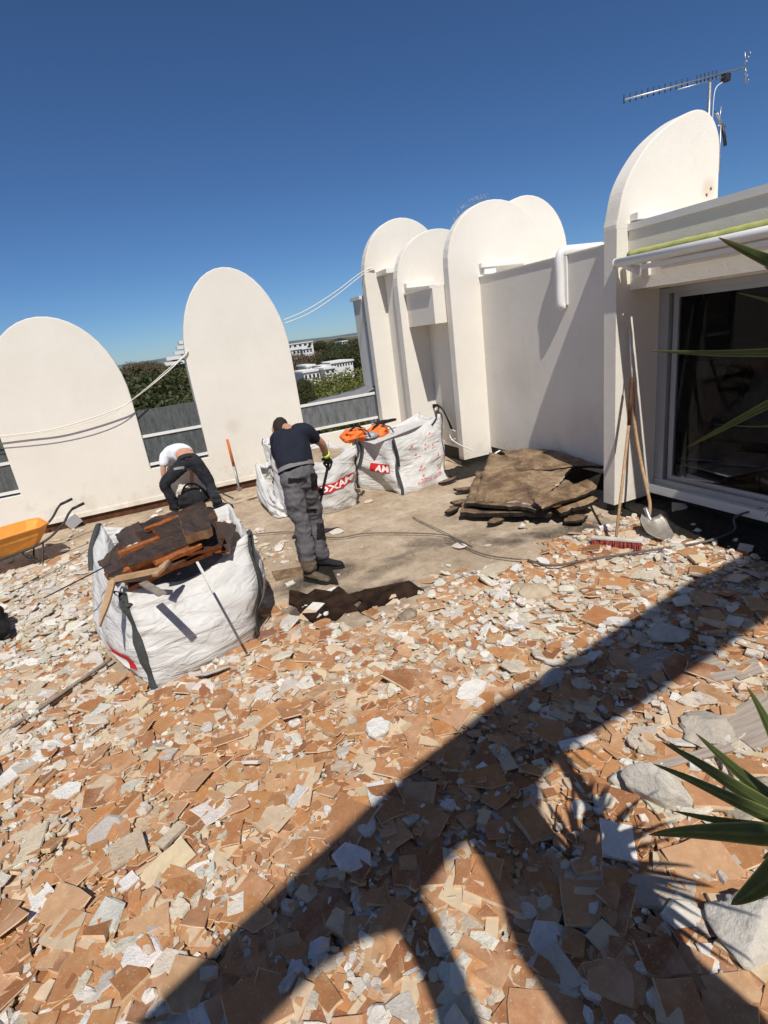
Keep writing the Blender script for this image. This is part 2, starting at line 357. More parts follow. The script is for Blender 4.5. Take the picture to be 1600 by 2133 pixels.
def obj(name, mb, mats, parent=None, local=False, bevel=0, recalc=True):
    """one mesh object; vertices are given in world space unless local=True"""
    me = mb if isinstance(mb, bpy.types.Mesh) else mesh(name, mb, mats, recalc)
    o = bpy.data.objects.new(name, me); COL.objects.link(o)
    if parent is not None:
        o.parent = parent; base = WORLD[parent.name]
        if not local: me.transform(Matrix.Translation(-base))
        WORLD[o.name] = base
    elif not local:
        co_ = np.empty(len(me.vertices)*3); me.vertices.foreach_get('co', co_); co_ = co_.reshape(-1, 3)
        c = Vector(((co_[:, 0].min()+co_[:, 0].max())/2, (co_[:, 1].min()+co_[:, 1].max())/2, co_[:, 2].min()))
        me.transform(Matrix.Translation(-c)); o.location = c; WORLD[o.name] = c
    else: WORLD[o.name] = Vector((0, 0, 0))
    if bevel:
        b = o.modifiers.new('bevel', 'BEVEL'); b.width = bevel; b.segments = 2; b.limit_method = 'ANGLE'; b.angle_limit = math.radians(40)
        if name == 'arched_pier' or name == 'arched_fin':   # the foot runs on into the wall below and keeps its sharp joint
            b.limit_method = 'WEIGHT'; at = me.attributes.new('bevel_weight_edge', 'FLOAT', 'EDGE'); zs_ = [v.co.z for v in me.vertices]; z0_ = min(zs_)
            for e in me.edges:
                va, vb = (me.vertices[k].co for k in e.vertices)
                if abs(va.y-vb.y) < 1e-4 and max(va.z, vb.z) > z0_+.001: at.data[e.index].value = 1.0
    return o
def set_tint(me, cols):
    a = me.color_attributes.new('tint', 'FLOAT_COLOR', 'POINT'); c = np.ones((len(me.vertices), 4), 'f4'); c[:, :3] = cols
    a.data.foreach_set('color', c.ravel())
def fast_mesh(name, V, T, mats, tint=None, midx=None):
    """V (n,3) array, T list/array of equal-sized faces"""
    V = np.asarray(V, 'f4'); T = np.asarray(T, 'i4'); k = T.shape[1]
    me = bpy.data.meshes.new(name); me.vertices.add(len(V)); me.vertices.foreach_set('co', V.ravel())
    me.loops.add(T.size); me.loops.foreach_set('vertex_index', T.ravel())
    me.polygons.add(len(T)); me.polygons.foreach_set('loop_start', np.arange(len(T), dtype='i4')*k); me.polygons.foreach_set('loop_total', np.full(len(T), k, 'i4'))
    for q in mats: me.materials.append(MAT[q])
    if midx is not None: me.polygons.foreach_set('material_index', midx)
    me.update(calc_edges=True)
    if tint is not None: set_tint(me, tint)
    return me
def catmull(P, k=8):
    P = [Vector(p) for p in P]; Q = [P[0]] + P + [P[-1]]; out = []
    for i in range(1, len(Q)-2):
        a, b, c, d = Q[i-1:i+3]
        for j in range(k):
            t = j/k; out.append(.5*((2*b) + (c-a)*t + (2*a-5*b+4*c-d)*t*t + (3*b-a-3*c+d)*t**3))
    out.append(P[-1]); return out
def arch(x0, x1, zs, zt, z0, n=22, skew=0.):
    """outline of a round-topped plate"""
    c = (x0+x1)/2; a = (x1-x0)/2; o = [(x0, z0)]
    for i in range(n+1):
        t = math.pi*(1-i/n); o.append((c+a*math.cos(t), zs+(zt-zs)*math.sin(t)**.96))
    o.append((x1, z0)); return o
# ================================================================ SETTING
def ground_h(x, y):
    return 0.012*noise.noise(Vector((x*1.3, y*1.3, 3.1))) + 0.006*noise.noise(Vector((x*5, y*5, 9.)))
def grid_mesh(name, x0, x1, y0, y1, step, hf, mats):
    nx = int((x1-x0)/step)+1; ny = int((y1-y0)/step)+1
    V = [(x0+(x1-x0)*i/(nx-1), y0+(y1-y0)*j/(ny-1)) for j in range(ny) for i in range(nx)]
    V = [(x, y, hf(x, y)) for x, y in V]
    T = [(j*nx+i, j*nx+i+1, (j+1)*nx+i+1, (j+1)*nx+i) for j in range(ny-1) for i in range(nx-1)]
    me = fast_mesh(name, V, T, mats); me.polygons.foreach_set('use_smooth', [True]*len(T)); return me
g = obj('terrace_ground', grid_mesh('terrace_ground', -7, 6.2, -4, 9.42, .08, ground_h, ['ground']), None)
tag(g, kind='structure')
# the storeys under the terrace
mb = MB().bb((-7, -4, -11), (6.2, 9.62, -.12)); g2 = obj('building_below', mb, 'stucco'); tag(g2, 'white storeys of the block under the roof terrace', 'building')
def land_h(x, y):
    d = math.hypot(x, y); return -10.5 + max(0, d-140)*.012 + 3*noise.noise(Vector((x*.01, y*.01, 0)))*min(1, d/150)
o = obj('land', grid_mesh('land', -700, 700, -300, 900, 12, land_h, ['land']), None); tag(o, kind='structure')
o = obj('far_land', grid_mesh('far_land', -5000, 5000, -5000, 5000, 400, lambda x, y: -14 if math.hypot(x, y) < 1100 else -3, ['hill']), None); tag(o, kind='structure')
mb = MB(); pts = [(-3200+i*160, -14) for i in range(42)]
top = [(x, 12+16*noise.noise(Vector((x*.0011, 5, 0)))+5*noise.noise(Vector((x*.005, 2, 0)))) for x, _ in pts]
mb.prism([(pts[0][0], -20)]+top+[(pts[-1][0], -20)], 3400, 3600)
o = obj('distant_hills', mb, 'hill'); tag(o, kind='structure')

# ---------------------------------------------------------------- parapet wall with arched piers
YW = 9.4
pw = thing('parapet_wall', 'long white parapet wall with round-topped piers at the back of the terrace', 'wall', (0, YW, 0))
obj('low_wall', MB().bb((-7, YW, .13), (3.76, YW+.18, .66)), 'stucco', pw)
obj('skirting', MB().bb((-7, YW-.014, .13), (3.7, YW-.0005, .20)), 'stucco', pw)
mb = MB(); random.seed(3)
xs = [-7+i*.25 for i in range(44)]
mb.prism([(x, -.03) for x in xs]+[(x, .13) for x in reversed(xs)], YW+.03, YW+.15)
obj('membrane_band', mb, 'brown_band', pw)
def pier(x0, x1, zs, zt):
    o = obj('arched_pier', MB().prism(arch(x0, x1, zs, zt, .66), YW, YW+.18), 'stucco', pw, bevel=.012); return o
pier(-2.19, -.33, 1.80, 3.12)
pier(.60, 2.31, 2.12, 3.56)
pier(-5.05, -3.19, 1.80, 3.12)
obj('buttress', MB().bb((.62, YW+.181, .3), (.74, 10.15, 2.30)), 'stucco', pw)
obj('coping', MB().bb((.60, YW+.182, 2.301), (.78, 10.2, 2.35)), 'trim', pw)
obj('buttress', MB().bb((3.84, YW+.3, .3), (4.0, 10.15, 2.88)), 'stucco', pw)
obj('coping', MB().bb((3.80, YW+.3, 2.881), (4.05, 10.2, 2.94)), 'trim', pw)
def glazing(x0, x1, zs, pane_mats, tops):
    """panes between the rails"""
    for z in zs: obj('rail', MB().bb((x0, YW+.05, z-.022), (x1, YW+.10, z+.022)), 'trim', pw)
    for (a, b), q in zip(tops, pane_mats): obj('glass_pane', MB().bb((x0+.01, YW+.07, a), (x1-.01, YW+.078, b)), q, pw)
    obj('stile', MB().bb((x1-.075, YW+.082, zs[0]+.02), (x1-.06, YW+.098, zs[-1]-.022)), 'alu', pw)
glazing(-3.19, -2.19, (.72, 1.16), ('dirty_glass', 'dirty_glass'), ((.742, 1.138), (1.182, 1.60)))
glazing(-.33, .60, (.73, 1.19), ('dirty_glass', 'dirty_glass'), ((.752, 1.168), (1.212, 1.60)))
glazing(2.31, 3.76, (.77, 1.22), ('hazy_glass',), ((.792, 1.198),))
# the sagging tarpaulin cover hung behind the right-hand gap
V = []; nx, ny = 24, 6
for j in range(ny):
    for i in range(nx):
        u = i/(nx-1); v = j/(ny-1); x = 2.62+1.25*u
        V.append((x, YW+.16+.55*v, 1.17+.02*v+.15*u**4+.05*math.sin(math.pi*u)*v+.015*noise.noise(Vector((x*6, v*4, 1)))))
mb = MB().add(V, [(j*nx+i, j*nx+i+1, (j+1)*nx+i+1, (j+1)*nx+i) for j in range(ny-1) for i in range(nx-1)], 0, True)
MAT['tarp'] = simple('grey_tarpaulin', (.20, .20, .21), .7, .15, 5, 30, .3)
o = obj('tarpaulin', mb, 'tarp'); tag(o, 'grey sagging tarpaulin behind the glass of the right-hand parapet gap', 'tarpaulin')
o.modifiers.new('t', 'SOLIDIFY').thickness = .006

# ---------------------------------------------------------------- the penthouse with its arched fins
bd = thing('penthouse', 'white penthouse with five round-topped fins and a sliding door on the right', 'building', (5, 4, 0))
def B(name, a, b, m='stucco', bevel=0, par=None): return obj(name, MB().bb(a, b), m, par or bd, bevel=bevel)
# fin by the parapet corner
obj('arched_fin', MB().prism(arch(3.76, 5.36, 3.1, 4.07, .0), 9.22, 9.398), 'stucco', bd, bevel=.012)
B('side_wall', (4.12, 8.781, .1), (4.6, 9.219, 3.18))
B('roof_edge', (3.98, 8.785, 3.181), (4.6, 9.219, 3.25), 'trim')
obj('arched_fin', MB().prism(arch(4.07, 5.72, 2.95, 3.76, .06), 8.6, 8.78), 'stucco', bd, bevel=.012)
# recess with its lintel
B('lintel', (4.20, 7.681, 2.29), (4.55, 8.599, 2.80))
B('coping', (4.16, 7.681, 2.801), (4.6, 8.599, 2.835), 'trim')
B('trim_box', (4.18, 8.50, 2.90), (4.75, 8.598, 2.97), 'trim')
B('recess_wall', (4.56, 7.681, .24), (4.9, 8.599, 2.289))
B('recess_wall', (4.551, 7.681, 2.29), (4.9, 8.599, 2.8))
B('skirting', (4.54, 7.681, .24), (4.559, 8.599, .30), 'stucco')
B('base_strip', (4.58, 7.681, -.05), (4.9, 8.599, .239), 'black_bitumen')
# double-lobed fin
l1 = arch(4.40, 6.16, 3.05, 3.91, .12)[:-1]; l2 = arch(5.22, 6.70, 3.1, 3.95, .12)[1:]
cut = []
obj('arched_fin', MB().prism(arch(4.40, 6.16, 3.05, 3.91, .12), 7.5, 7.66), 'stucco', bd, bevel=.012)
obj('arched_fin', MB().prism(arch(5.24, 6.76, 3.1, 3.98, .12), 7.665, 7.84), 'stucco', bd, bevel=.012)
B('trim_box', (4.93, 7.43, 2.99), (5.74, 7.498, 3.06), 'trim', .008)
B('trim_box', (4.99, 7.45, 2.90), (5.20, 7.498, 2.985), 'trim')
B('side_wall', (4.93, 4.521, .24), (5.2, 7.499, 2.86))
B('coping', (4.915, 4.521, 2.861), (5.25, 7.499, 2.876), 'trim')
B('roof_deck', (5.2, 4.53, 2.6), (9, 9.4, 2.80), 'stucco')
B('base_strip', (4.95, 4.521, -.05), (5.2, 7.499, .239), 'black_bitumen')
for q in ((4.44, 7.51), ): B('base_strip', (q[0], q[1], -.05), (4.93, 7.66, .119), 'black_bitumen')
# near fin
nf = [(ony(*p, 4.36).x, ony(*p, 4.36).z) for p in ((1288, 454), (1299, 398), (1319, 350), (1352, 299), (1389, 263), (1425, 238), (1457, 227), (1480, 238), (1493, 262), (1500, 300), (1498, 360), (1496, 420))]
nf = [(p.x, p.y) for p in [Vector((*q, 0)) for q in nf]]
nf = [(v.x, v.y) for v in catmull([(a, b, 0) for a, b in nf], 4)]
obj('arched_fin', MB().prism([(4.45, 2.931), (4.452, 2.97)] + nf + [(5.82, 2.931)], 4.36, 4.54), 'stucco', bd, bevel=.012)
obj('arched_fin', MB().prism([(4.45, .10), (4.45, 2.93), (5.16, 2.93), (5.16, .10)], 4.36, 4.52), 'stucco', bd)
B('base_strip', (4.48, 4.38, -.05), (5.14, 4.50, .099), 'black_bitumen')
# fin beyond the right edge of the picture, same spacing as the others
obj('arched_fin', MB().prism(arch(4.08, 5.7, 3.0, 3.9, .10), 1.3, 1.48), 'stucco', bd, bevel=.012)
B('fascia', (4.60, 1.481, 2.72), (4.9, 4.359, 2.90), 'stucco')
B('beam', (4.63, 1.481, 2.36), (4.9, 4.359, 2.719), 'stucco')
B('flashing', (4.585, 1.481, 2.901), (4.95, 4.359, 2.965), 'trim')
B('lintel', (4.901, 1.481, 2.34), (5.3, 4.359, 2.72), 'stucco')
B('ceiling', (5.301, -1, 2.5), (9, 7.0, 2.59), 'interior')
B('roof_deck', (4.951, -1, 2.721), (9, 4.359, 2.93), 'stucco')
B('trim_box', (4.62, 4.27, 2.985), (5.1, 4.358, 3.05), 'trim', .006)
B('door_sill', (4.96, 1.481, .14), (5.3, 4.359, .235), 'trim')
B('base_strip', (5.0, 1.481, -.05), (5.3, 4.359, .139), 'black_bitumen')
# door
dr = thing('sliding_door', 'large grey aluminium sliding glass door under the awning', 'door', (5.1, 3, .235))
def D(name, a, b, m='alu'): return obj(name, MB().bb(a, b), m, dr)
D('frame', (5.04, 4.24, .30), (5.16, 4.358, 2.33)); D('frame', (5.03, 1.482, .236), (5.2, 4.358, .30)); D('frame', (5.04, 1.482, 2.28), (5.16, 4.239, 2.339))
D('stile', (5.08, 4.155, .301), (5.12, 4.215, 2.279)); D('bottom_rail', (5.08, 1.9, .301), (5.12, 4.154, .35)); D('top_rail', (5.08, 1.9, 2.23), (5.12, 4.154, 2.279))
D('seal', (5.12, 4.16, .301), (5.15, 4.239, 2.279), 'black_cloth')
D('glass_pane', (5.098, 1.9, .351), (5.104, 4.154, 2.229), 'door_glass')
# the room behind the glass
rm = thing('room', 'dim bare room seen through the door glass', 'room', (7, 4, .3))
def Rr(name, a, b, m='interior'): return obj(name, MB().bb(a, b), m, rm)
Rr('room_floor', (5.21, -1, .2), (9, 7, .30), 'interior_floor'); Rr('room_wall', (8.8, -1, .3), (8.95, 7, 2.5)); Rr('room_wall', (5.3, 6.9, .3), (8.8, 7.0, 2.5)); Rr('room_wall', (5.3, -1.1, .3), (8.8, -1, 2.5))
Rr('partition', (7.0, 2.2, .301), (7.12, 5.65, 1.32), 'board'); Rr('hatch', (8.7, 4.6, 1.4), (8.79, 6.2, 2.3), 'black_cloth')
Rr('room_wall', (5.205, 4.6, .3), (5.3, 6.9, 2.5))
# black coat hung over the partition
mb = MB(); cpts = [(4.66, 1.35), (4.80, 1.36), (4.93, 1.30), (5.00, .95), (4.86, .92), (4.85, .72), (4.72, .70), (4.66, .95), (4.56, 1.18)]
mb.prism(cpts, 6.93, 6.985, 'x'); o = obj('coat', mb, 'black_cloth', bevel=.02); tag(o, 'black coat hung over the white partition inside the room', 'coat')
random.seed(11)
for i in range(9):
    a = onz(1505+random.uniform(-45, 45), 982+random.uniform(-14, 14), .32)
    mb = MB().box((a.x, a.y, .315+.022*i+.02), (random.uniform(.5, .9), random.uniform(.3, .55), .015), M=(Matrix.Rotation(random.uniform(-.6, .6), 3, 'Z') @ Matrix.Rotation(random.uniform(-.05, .12), 3, 'X')))
    o = obj('plasterboard_sheet', mb, 'board'); tag(o, ['lowest', 'second lowest', 'third', 'fourth', 'middle', 'sixth', 'third from top', 'second from top', 'topmost'][i] + ' torn board in the pile on the room floor behind the glass', 'board', 'boards piled inside the room')
mb = MB().tube(catmull([(5.75, 5.4, 1.15), (5.72, 5.25, .95), (5.72, 5.22, .75), (5.75, 5.3, .52)], 6), .006, 6)
mb2 = MB().tube([(6.6, 5.1, 2.49), (6.6, 5.1, 2.2)], .004, 6).tube([(6.6, 5.1, 2.2), (6.59, 5.08, 2.10)], .02, 8)
o = obj('hanging_bulb_holder', mb2, 'dark_metal'); tag(o, 'bare lamp holder hanging from the dim room ceiling', 'lamp')
o = obj('loose_wire', mb, 'rope'); tag(o, 'pale curved wire just inside the door glass', 'wire')

# awning
aw = thing('awning', 'rolled white awning with yellow fabric above the sliding door', 'awning', (4.5, 3, 2.6))
obj('front_bar', MB().tube([(4.42, 4.33, 2.62), (4.42, 1.7, 2.62)], .042, 20), 'pvc', aw)
mb = MB(); P = []
for i in range(60):
    y = 4.26-2.55*i/59
    P.append((4.515+.008*noise.noise(Vector((y*9, 0, 0))), y, 2.672+.010*noise.noise(Vector((y*7, 4, 0)))))
obj('fabric_roll', MB().tube(P, .042, 12), 'yellow', aw)
obj('arm', MB().bb((4.44, 1.7, 2.525), (4.50, 4.05, 2.565)), 'pvc', aw); obj('arm', MB().bb((4.515, 1.7, 2.50), (4.57, 3.9, 2.54)), 'pvc', aw)
obj('bracket', MB().bb((4.50, 4.10, 2.46), (4.628, 4.22, 2.62)), 'pvc', aw, bevel=.01)
obj('elbow', MB().tube([(4.47, 4.10, 2.52), (4.47, 4.20, 2.56), (4.44, 4.26, 2.6)], .035, 12), 'pvc', aw)
obj('end_cap', MB().tube([(4.42, 4.345, 2.62), (4.42, 4.331, 2.62)], .047, 20), 'pvc', aw)
# downpipe
dp = thing('drainpipe', 'short white boxed drainpipe hooked over the top of the side wall', 'pipe', (4.9, 5.66, 2.2))
obj('pipe', MB().tube(catmull([(5.5, 5.62, 2.93), (5.1, 5.64, 2.93), (4.95, 5.65, 2.925), (4.87, 5.66, 2.86), (4.87, 5.66, 2.6), (4.87, 5.66, 2.36), (4.885, 5.66, 2.30), (4.929, 5.66, 2.285)], 5), .05, 14), 'pvc', dp)
obj('backing_plate', MB().bb((4.905, 5.58, 2.30), (4.928, 5.80, 2.855)), 'pvc', dp, bevel=.006)
# bird spikes on the double fin
mb = MB(); random.seed(5)
for i in range(46):
    x = 4.62+.62*i/45; zz = 3.05+.86*math.sqrt(max(0, 1-((x-5.28)/.88)**2)); a = random.uniform(-.5, .5)
    mb.tube([(x, 7.59, zz-.01), (x+.05*a-.03, 7.59+random.uniform(-.04, .04), zz+.10)], .0016, 3)
o = obj('bird_spikes', mb, 'steel'); tag(o, 'thin wire bird spikes along the top of the double-lobed fin', 'bird spikes', kind='stuff')
# unseen plate behind the camera, its outline traced back from the shadow on the rubble
scr = [(-3.5, 0), (-3.2, 1.6), (-2.6, 2.6), (-1.8, 3.25), (-1.10, 3.71), (-.76, 3.94), (-.31, 4.20), (.13, 4.46), (.66, 4.70), (1.48, 4.90), (2.77, 5.26), (3.5, 5.36), (4.6, 5.5), (4.6, 4.66), (3.03, 4.46), (2.33, 4.33), (1.48, 4.17), (.99, 4.12), (.70, 3.98), (.62, 3.80), (.60, 3.30), (.66, 3.05), (.80, 2.82), (.92, 2.4), (.95, 0), (.42, 0), (.37, 2.3), (.30, 2.78), (.25, 3.06), (.26, 3.38), (.23, 3.83), (.08, 3.76), (-.06, 3.66), (-.02, 3.52), (.02, 3.24), (.04, 2.96), (.06, 0), (-.11, 0), (-.10, 3.05), (-.14, 3.37), (-.19, 3.56), (-.33, 3.60), (-.49, 3.58), (-.74, 3.46), (-1.3, 3.0), (-2.1, 2.1), (-2.5, 1.4), (-2.65, 0)]
o = obj('shadow_plate', MB().prism(scr, -1.05, -.97), 'stucco'); tag(o, 'unseen arched plate behind the viewpoint, shaped to cast the rubble shadow', 'wall')

o = obj('sky_blocker', MB().bb((-6, -6.5, 0), (6, -4.6, 5.6)), 'stucco'); tag(o, 'unseen white block added behind the viewpoint to hold back sky light', 'building')  # added block out of view, cuts sky light so the ground shade deepens
# ---------------------------------------------------------------- aerial on the roof
ae = thing('tv_aerial', 'long comb-like television aerial on a mast above the nearest fin', 'aerial', (7.7, 6, 2.8))
A0 = ony(1300, 208, 6.0); A1 = ony(1553, 140, 6.0); dirA = (A1-A0)
obj('mast', MB().tube([ony(1477, 300, 6.0)+Vector((0, 0, -1.2)), ony(1479, 172, 6.0)], .022, 10), 'steel', ae)
obj('boom', MB().tube([A0, A1], .011, 6).tube([A0.lerp(A1, .42)+Vector((0, 0, -.045)), A0.lerp(A1, .86)+Vector((0, 0, -.045))], .007, 6), 'steel', ae)
crs = Vector((dirA.y, -dirA.x, 0)).normalized(); crs = (crs*.35+Vector((0, 1, .0))*.6).normalized()
for i in range(18):
    t = i/22 if i < 12 else 12/22+(i-11)*.033
    p = A0.lerp(A1, t); q = crs*.085
    obj('element', MB().tube([p+Vector((0, 0, -.04)), p+Vector((0, 0, .055))], .008, 5), 'dark_metal', ae)
for s in (-1, 1):
    e = A1+Vector((0, 0, s*.05))
    for k in range(3): obj('reflector', MB().tube([e+Vector((.03*k-.02, -.03, s*.05*k)), e+Vector((.03*k+.02, .03, s*(.05*k+.05)))], .007, 5), 'steel', ae)
    obj('reflector_arm', MB().tube([A1, A1+Vector((-.03 if s > 0 else .03, 0, s*.17))], .008, 5), 'steel', ae)
obj('junction_box', MB().box(A0.lerp(A1, .83)+Vector((0, 0, -.06)), (.1, .08, .09)), 'dark_metal', ae, bevel=.01)
obj('coax_lead', MB().tube(catmull([A0.lerp(A1, .8)+Vector((0, 0, -.1)), ony(1487, 190, 6)+Vector((.02, 0, 0)), ony(1484, 260, 6), ony(1484, 330, 6)], 6), .006, 6), 'pvc', ae)
a2 = thing('small_aerial', 'small dark aerial half hidden behind the nearest fin', 'aerial', (8, 6.2, 3.2))
c = ony(1501, 262, 6.2)
obj('boom', MB().tube([ony(1488, 232, 6.2), ony(1510, 268, 6.2)], .01, 6), 'steel', a2)
for k, (p, q) in enumerate((((1502, 222), (1498, 262)), ((1494, 235), (1510, 266)), ((1495, 262), (1512, 262)))): obj('element', MB().tube([ony(*p, 6.2), ony(*q, 6.2)], .01, 5), 'steel', a2)
obj('element', MB().tube([ony(1505, 264, 6.2), ony(1509, 285, 6.2), ony(1511, 304, 6.2)], .024, 6), 'dark_metal', a2)
obj('mast', MB().tube([ony(1501, 262, 6.2), ony(1498, 360, 6.2)], .015, 6), 'steel', a2)

# ---------------------------------------------------------------- country beyond the roof
def leaves(center, rad, n, size, seed, cols, lobes=9, flat=.75):
    r = np.random.RandomState(seed)
    L = r.normal(size=(lobes, 3)); L /= np.linalg.norm(L, axis=1)[:, None]; L *= r.uniform(.25, .68, (lobes, 1)); L[:, 2] *= .8
    lr = r.uniform(.32, .55, lobes)
    k = r.randint(0, lobes, n); d = r.normal(size=(n, 3)); d /= np.linalg.norm(d, axis=1)[:, None]
    P = L[k] + d*lr[k][:, None]*r.uniform(.72, 1.06, (n, 1))
    P = P*np.array([rad[0], rad[1], rad[2]])
    P += np.array(center)
    nrm = d + r.normal(size=(n, 3))*.55; nrm /= np.linalg.norm(nrm, axis=1)[:, None]
    a = np.cross(nrm, r.normal(size=(n, 3))); a /= np.linalg.norm(a, axis=1)[:, None]; b = np.cross(nrm, a)
    s = size*r.uniform(.5, 1.3, (n, 1))
    V = np.stack([P-a*s, P+b*s*.5, P+a*s, P-b*s*.5], 1).reshape(-1, 3)
    T = np.arange(n*4).reshape(n, 4)
    cols = np.array(cols); u = r.uniform(0, 1, (n, 1)); lc = r.uniform(.0, 1, lobes)[k][:, None]
    c = cols[0]*(1-(u*.6+lc*.4)) + cols[1]*(u*.6+lc*.4)
    return V, T, np.repeat(c, 4, 0)
TREES = {}
def make_tree(kind):
    col = {'pine': ((.030, .042, .012), (.115, .115, .03)), 'olive': ((.10, .115, .022), (.26, .26, .055)), 'brown': ((.09, .065, .035), (.20, .15, .08)), 'cypress': ((.018, .03, .012), (.05, .07, .025))}[kind]
    V, T, c = leaves((0, 0, 0), (1, 1, .8) if kind != 'cypress' else (.3, .3, 1.2), 9000 if kind in ('pine', 'olive') else 5000, .042, hash(kind) % 97 if False else {'pine': 3, 'olive': 5, 'brown': 8, 'cypress': 12}[kind], col, 16 if kind != 'cypress' else 7)
    crown = fast_mesh('crown', V, T, ['leaf'], c)
    mb = MB().tube([(0, 0, -3.2), (.03, .02, -1.5), (0, 0, -.3)], [.09, .07, .04], 8)
    for i in range(6):
        a = i*1.05; mb.tube([(0, 0, -.9+.1*i), (math.cos(a)*.25, math.sin(a)*.25, -.45+.08*i), (math.cos(a)*.5, math.sin(a)*.5, -.05+.05*i)], [.035, .022, .01], 5)
    return crown, mesh('trunk', mb, 'bark')
for k in ('pine', 'olive', 'brown', 'cypress'): TREES[k] = make_tree(k)
TOPZ = {k: sorted(v.co.z for v in TREES[k][0].vertices)[-60] for k in TREES}
def tree(kind, x, y, ztop, r, label, rz=0., group=None, sz=1.):
    hh = TOPZ[kind]*r*sz
    t = thing('pine_tree' if kind == 'pine' else 'cypress_tree' if kind == 'cypress' else 'tree', label, 'tree', (x, y, ztop-hh), group, rz)
    t.scale = (r, r, r*sz)
    for nm, me in zip(('crown', 'trunk'), TREES[kind]):
        o = bpy.data.objects.new(nm, me); COL.objects.link(o); o.parent = t
    return t
def atd(px, py, D):  # a point along the sight line at ground distance D
    d = _ray(px, py); t = D/math.hypot(d[0], d[1]); return Vector((d[0]*t, d[1]*t, H+d[2]*t))
gp = 'pine crowns seen through the left parapet gap'
for i, (px, py, D, r, lab) in enumerate([
    (305, 772, 34, 3.4, 'dark pine crown at the left side of the left parapet gap'), (345, 768, 40, 3.6, 'broad pine crown in the middle of the left parapet gap'),
    (385, 752, 38, 4.0, 'tallest dark pine beside the terraced white block'), (300, 810, 27, 2.6, 'lower near pine crown just above the left parapet glass'),
    (352, 815, 26, 2.9, 'lower near pine crown in the centre above the left glass'), (395, 800, 28, 3.0, 'lower near pine crown next to the pier edge'),
    (330, 845, 21, 2.2, 'nearest pine crown right behind the left parapet glass'), (380, 850, 20, 2.1, 'nearest pine crown close to the grey buttress'),
    (285, 850, 20, 2.2, 'nearest pine crown behind the left pier edge'), (-30, 900, 30, 3.4, 'pine crown behind the glass at the left picture edge')]):
    p = atd(px, py, D); tree('pine', p.x, p.y, p.z, r, lab, i*1.3, gp, 1.0)
gp = 'bushy trees seen through the right parapet gap'
k = 0
for (px, py, D, r) in [(628, 794, 60, 3.6), (660, 785, 62, 3.9), (698, 775, 64, 4.0), (738, 767, 66, 4.4), (650, 812, 40, 3.0), (690, 806, 42, 3.2), (728, 798, 44, 3.4), (762, 786, 50, 4.0)]:
    p = atd(px, py, D); k += 1
    tree('olive', p.x, p.y, p.z, r, ['left-hand', 'second', 'third', 'right-hand'][(k-1) % 4] + (' far' if k < 5 else ' near') + ' yellow-green bushy tree below the white houses', k*1.7, gp, .9)
for (px, py, D, r, lab) in [(622, 790, 30, .9, 'dark green tree against the right edge of the tall pier'), (640, 838, 24, .6, 'low dark tree at the foot of the right parapet gap'), (626, 815, 24, .8, 'dark tree partly hidden by the tall pier')]:
    p = atd(px, py, D); tree('pine', p.x, p.y, p.z, r, lab, D*.3, 'dark trees beside the pier', 1.2)
for i, (px, py, D, r) in enumerate([(622, 735, 150, 6), (650, 738, 155, 6), (672, 730, 165, 7), (626, 752, 125, 4), (655, 748, 150, 5), (690, 735, 170, 7)]):
    p = atd(px, py, D); tree('brown', p.x, p.y, p.z, r, ['leftmost', 'second', 'third', 'front left', 'front middle', 'rightmost'][i] + ' brownish bare-looking tree on the far slope', i*2., 'brown trees on the slope')
for i, (px, py, D, r) in enumerate([(695, 718, 150, 6.5), (712, 716, 155, 7), (730, 712, 160, 7.5), (748, 712, 155, 7), (705, 724, 130, 5), (738, 725, 130, 6), (660, 711, 230, 5), (700, 706, 260, 8), (725, 704, 260, 8), (745, 703, 250, 8)]):
    p = atd(px, py, D); tree('pine', p.x, p.y, p.z, r, ['first', 'second', 'third', 'fourth', 'low front left', 'low front right', 'lone skyline', 'left skyline', 'middle skyline', 'right skyline'][i] + ' dark pine on the ridge beyond the houses', i*2.2, 'pines on the ridge', .8)
for i, (px, py, D, r) in enumerate([(642, 716, 170, 2.6), (662, 752, 112, 3.0), (658, 752, 110, 2.6)]):
    p = atd(px, py, D); tree('cypress', p.x, p.y, p.z, r, ['cypress in front of the long white block', 'taller cypress between the white houses', 'shorter cypress between the white houses'][i])
for i in range(16):
    px = 262+i*4.2; p = atd(px, 766-i*.4, 62+i % 5*3)
    tree('brown', p.x, p.y, p.z+random.uniform(-.3, .5), 1.8, ['bare', 'thin bare', 'greyish bare', 'twiggy bare'][i % 4] + ' treetop ' + ['nearest the left pier', 'left of the middle', 'right of the middle', 'nearest the white block'][i//4] + ' on the left gap skyline', i*1.1, 'bare treetops on the skyline', 1.4)
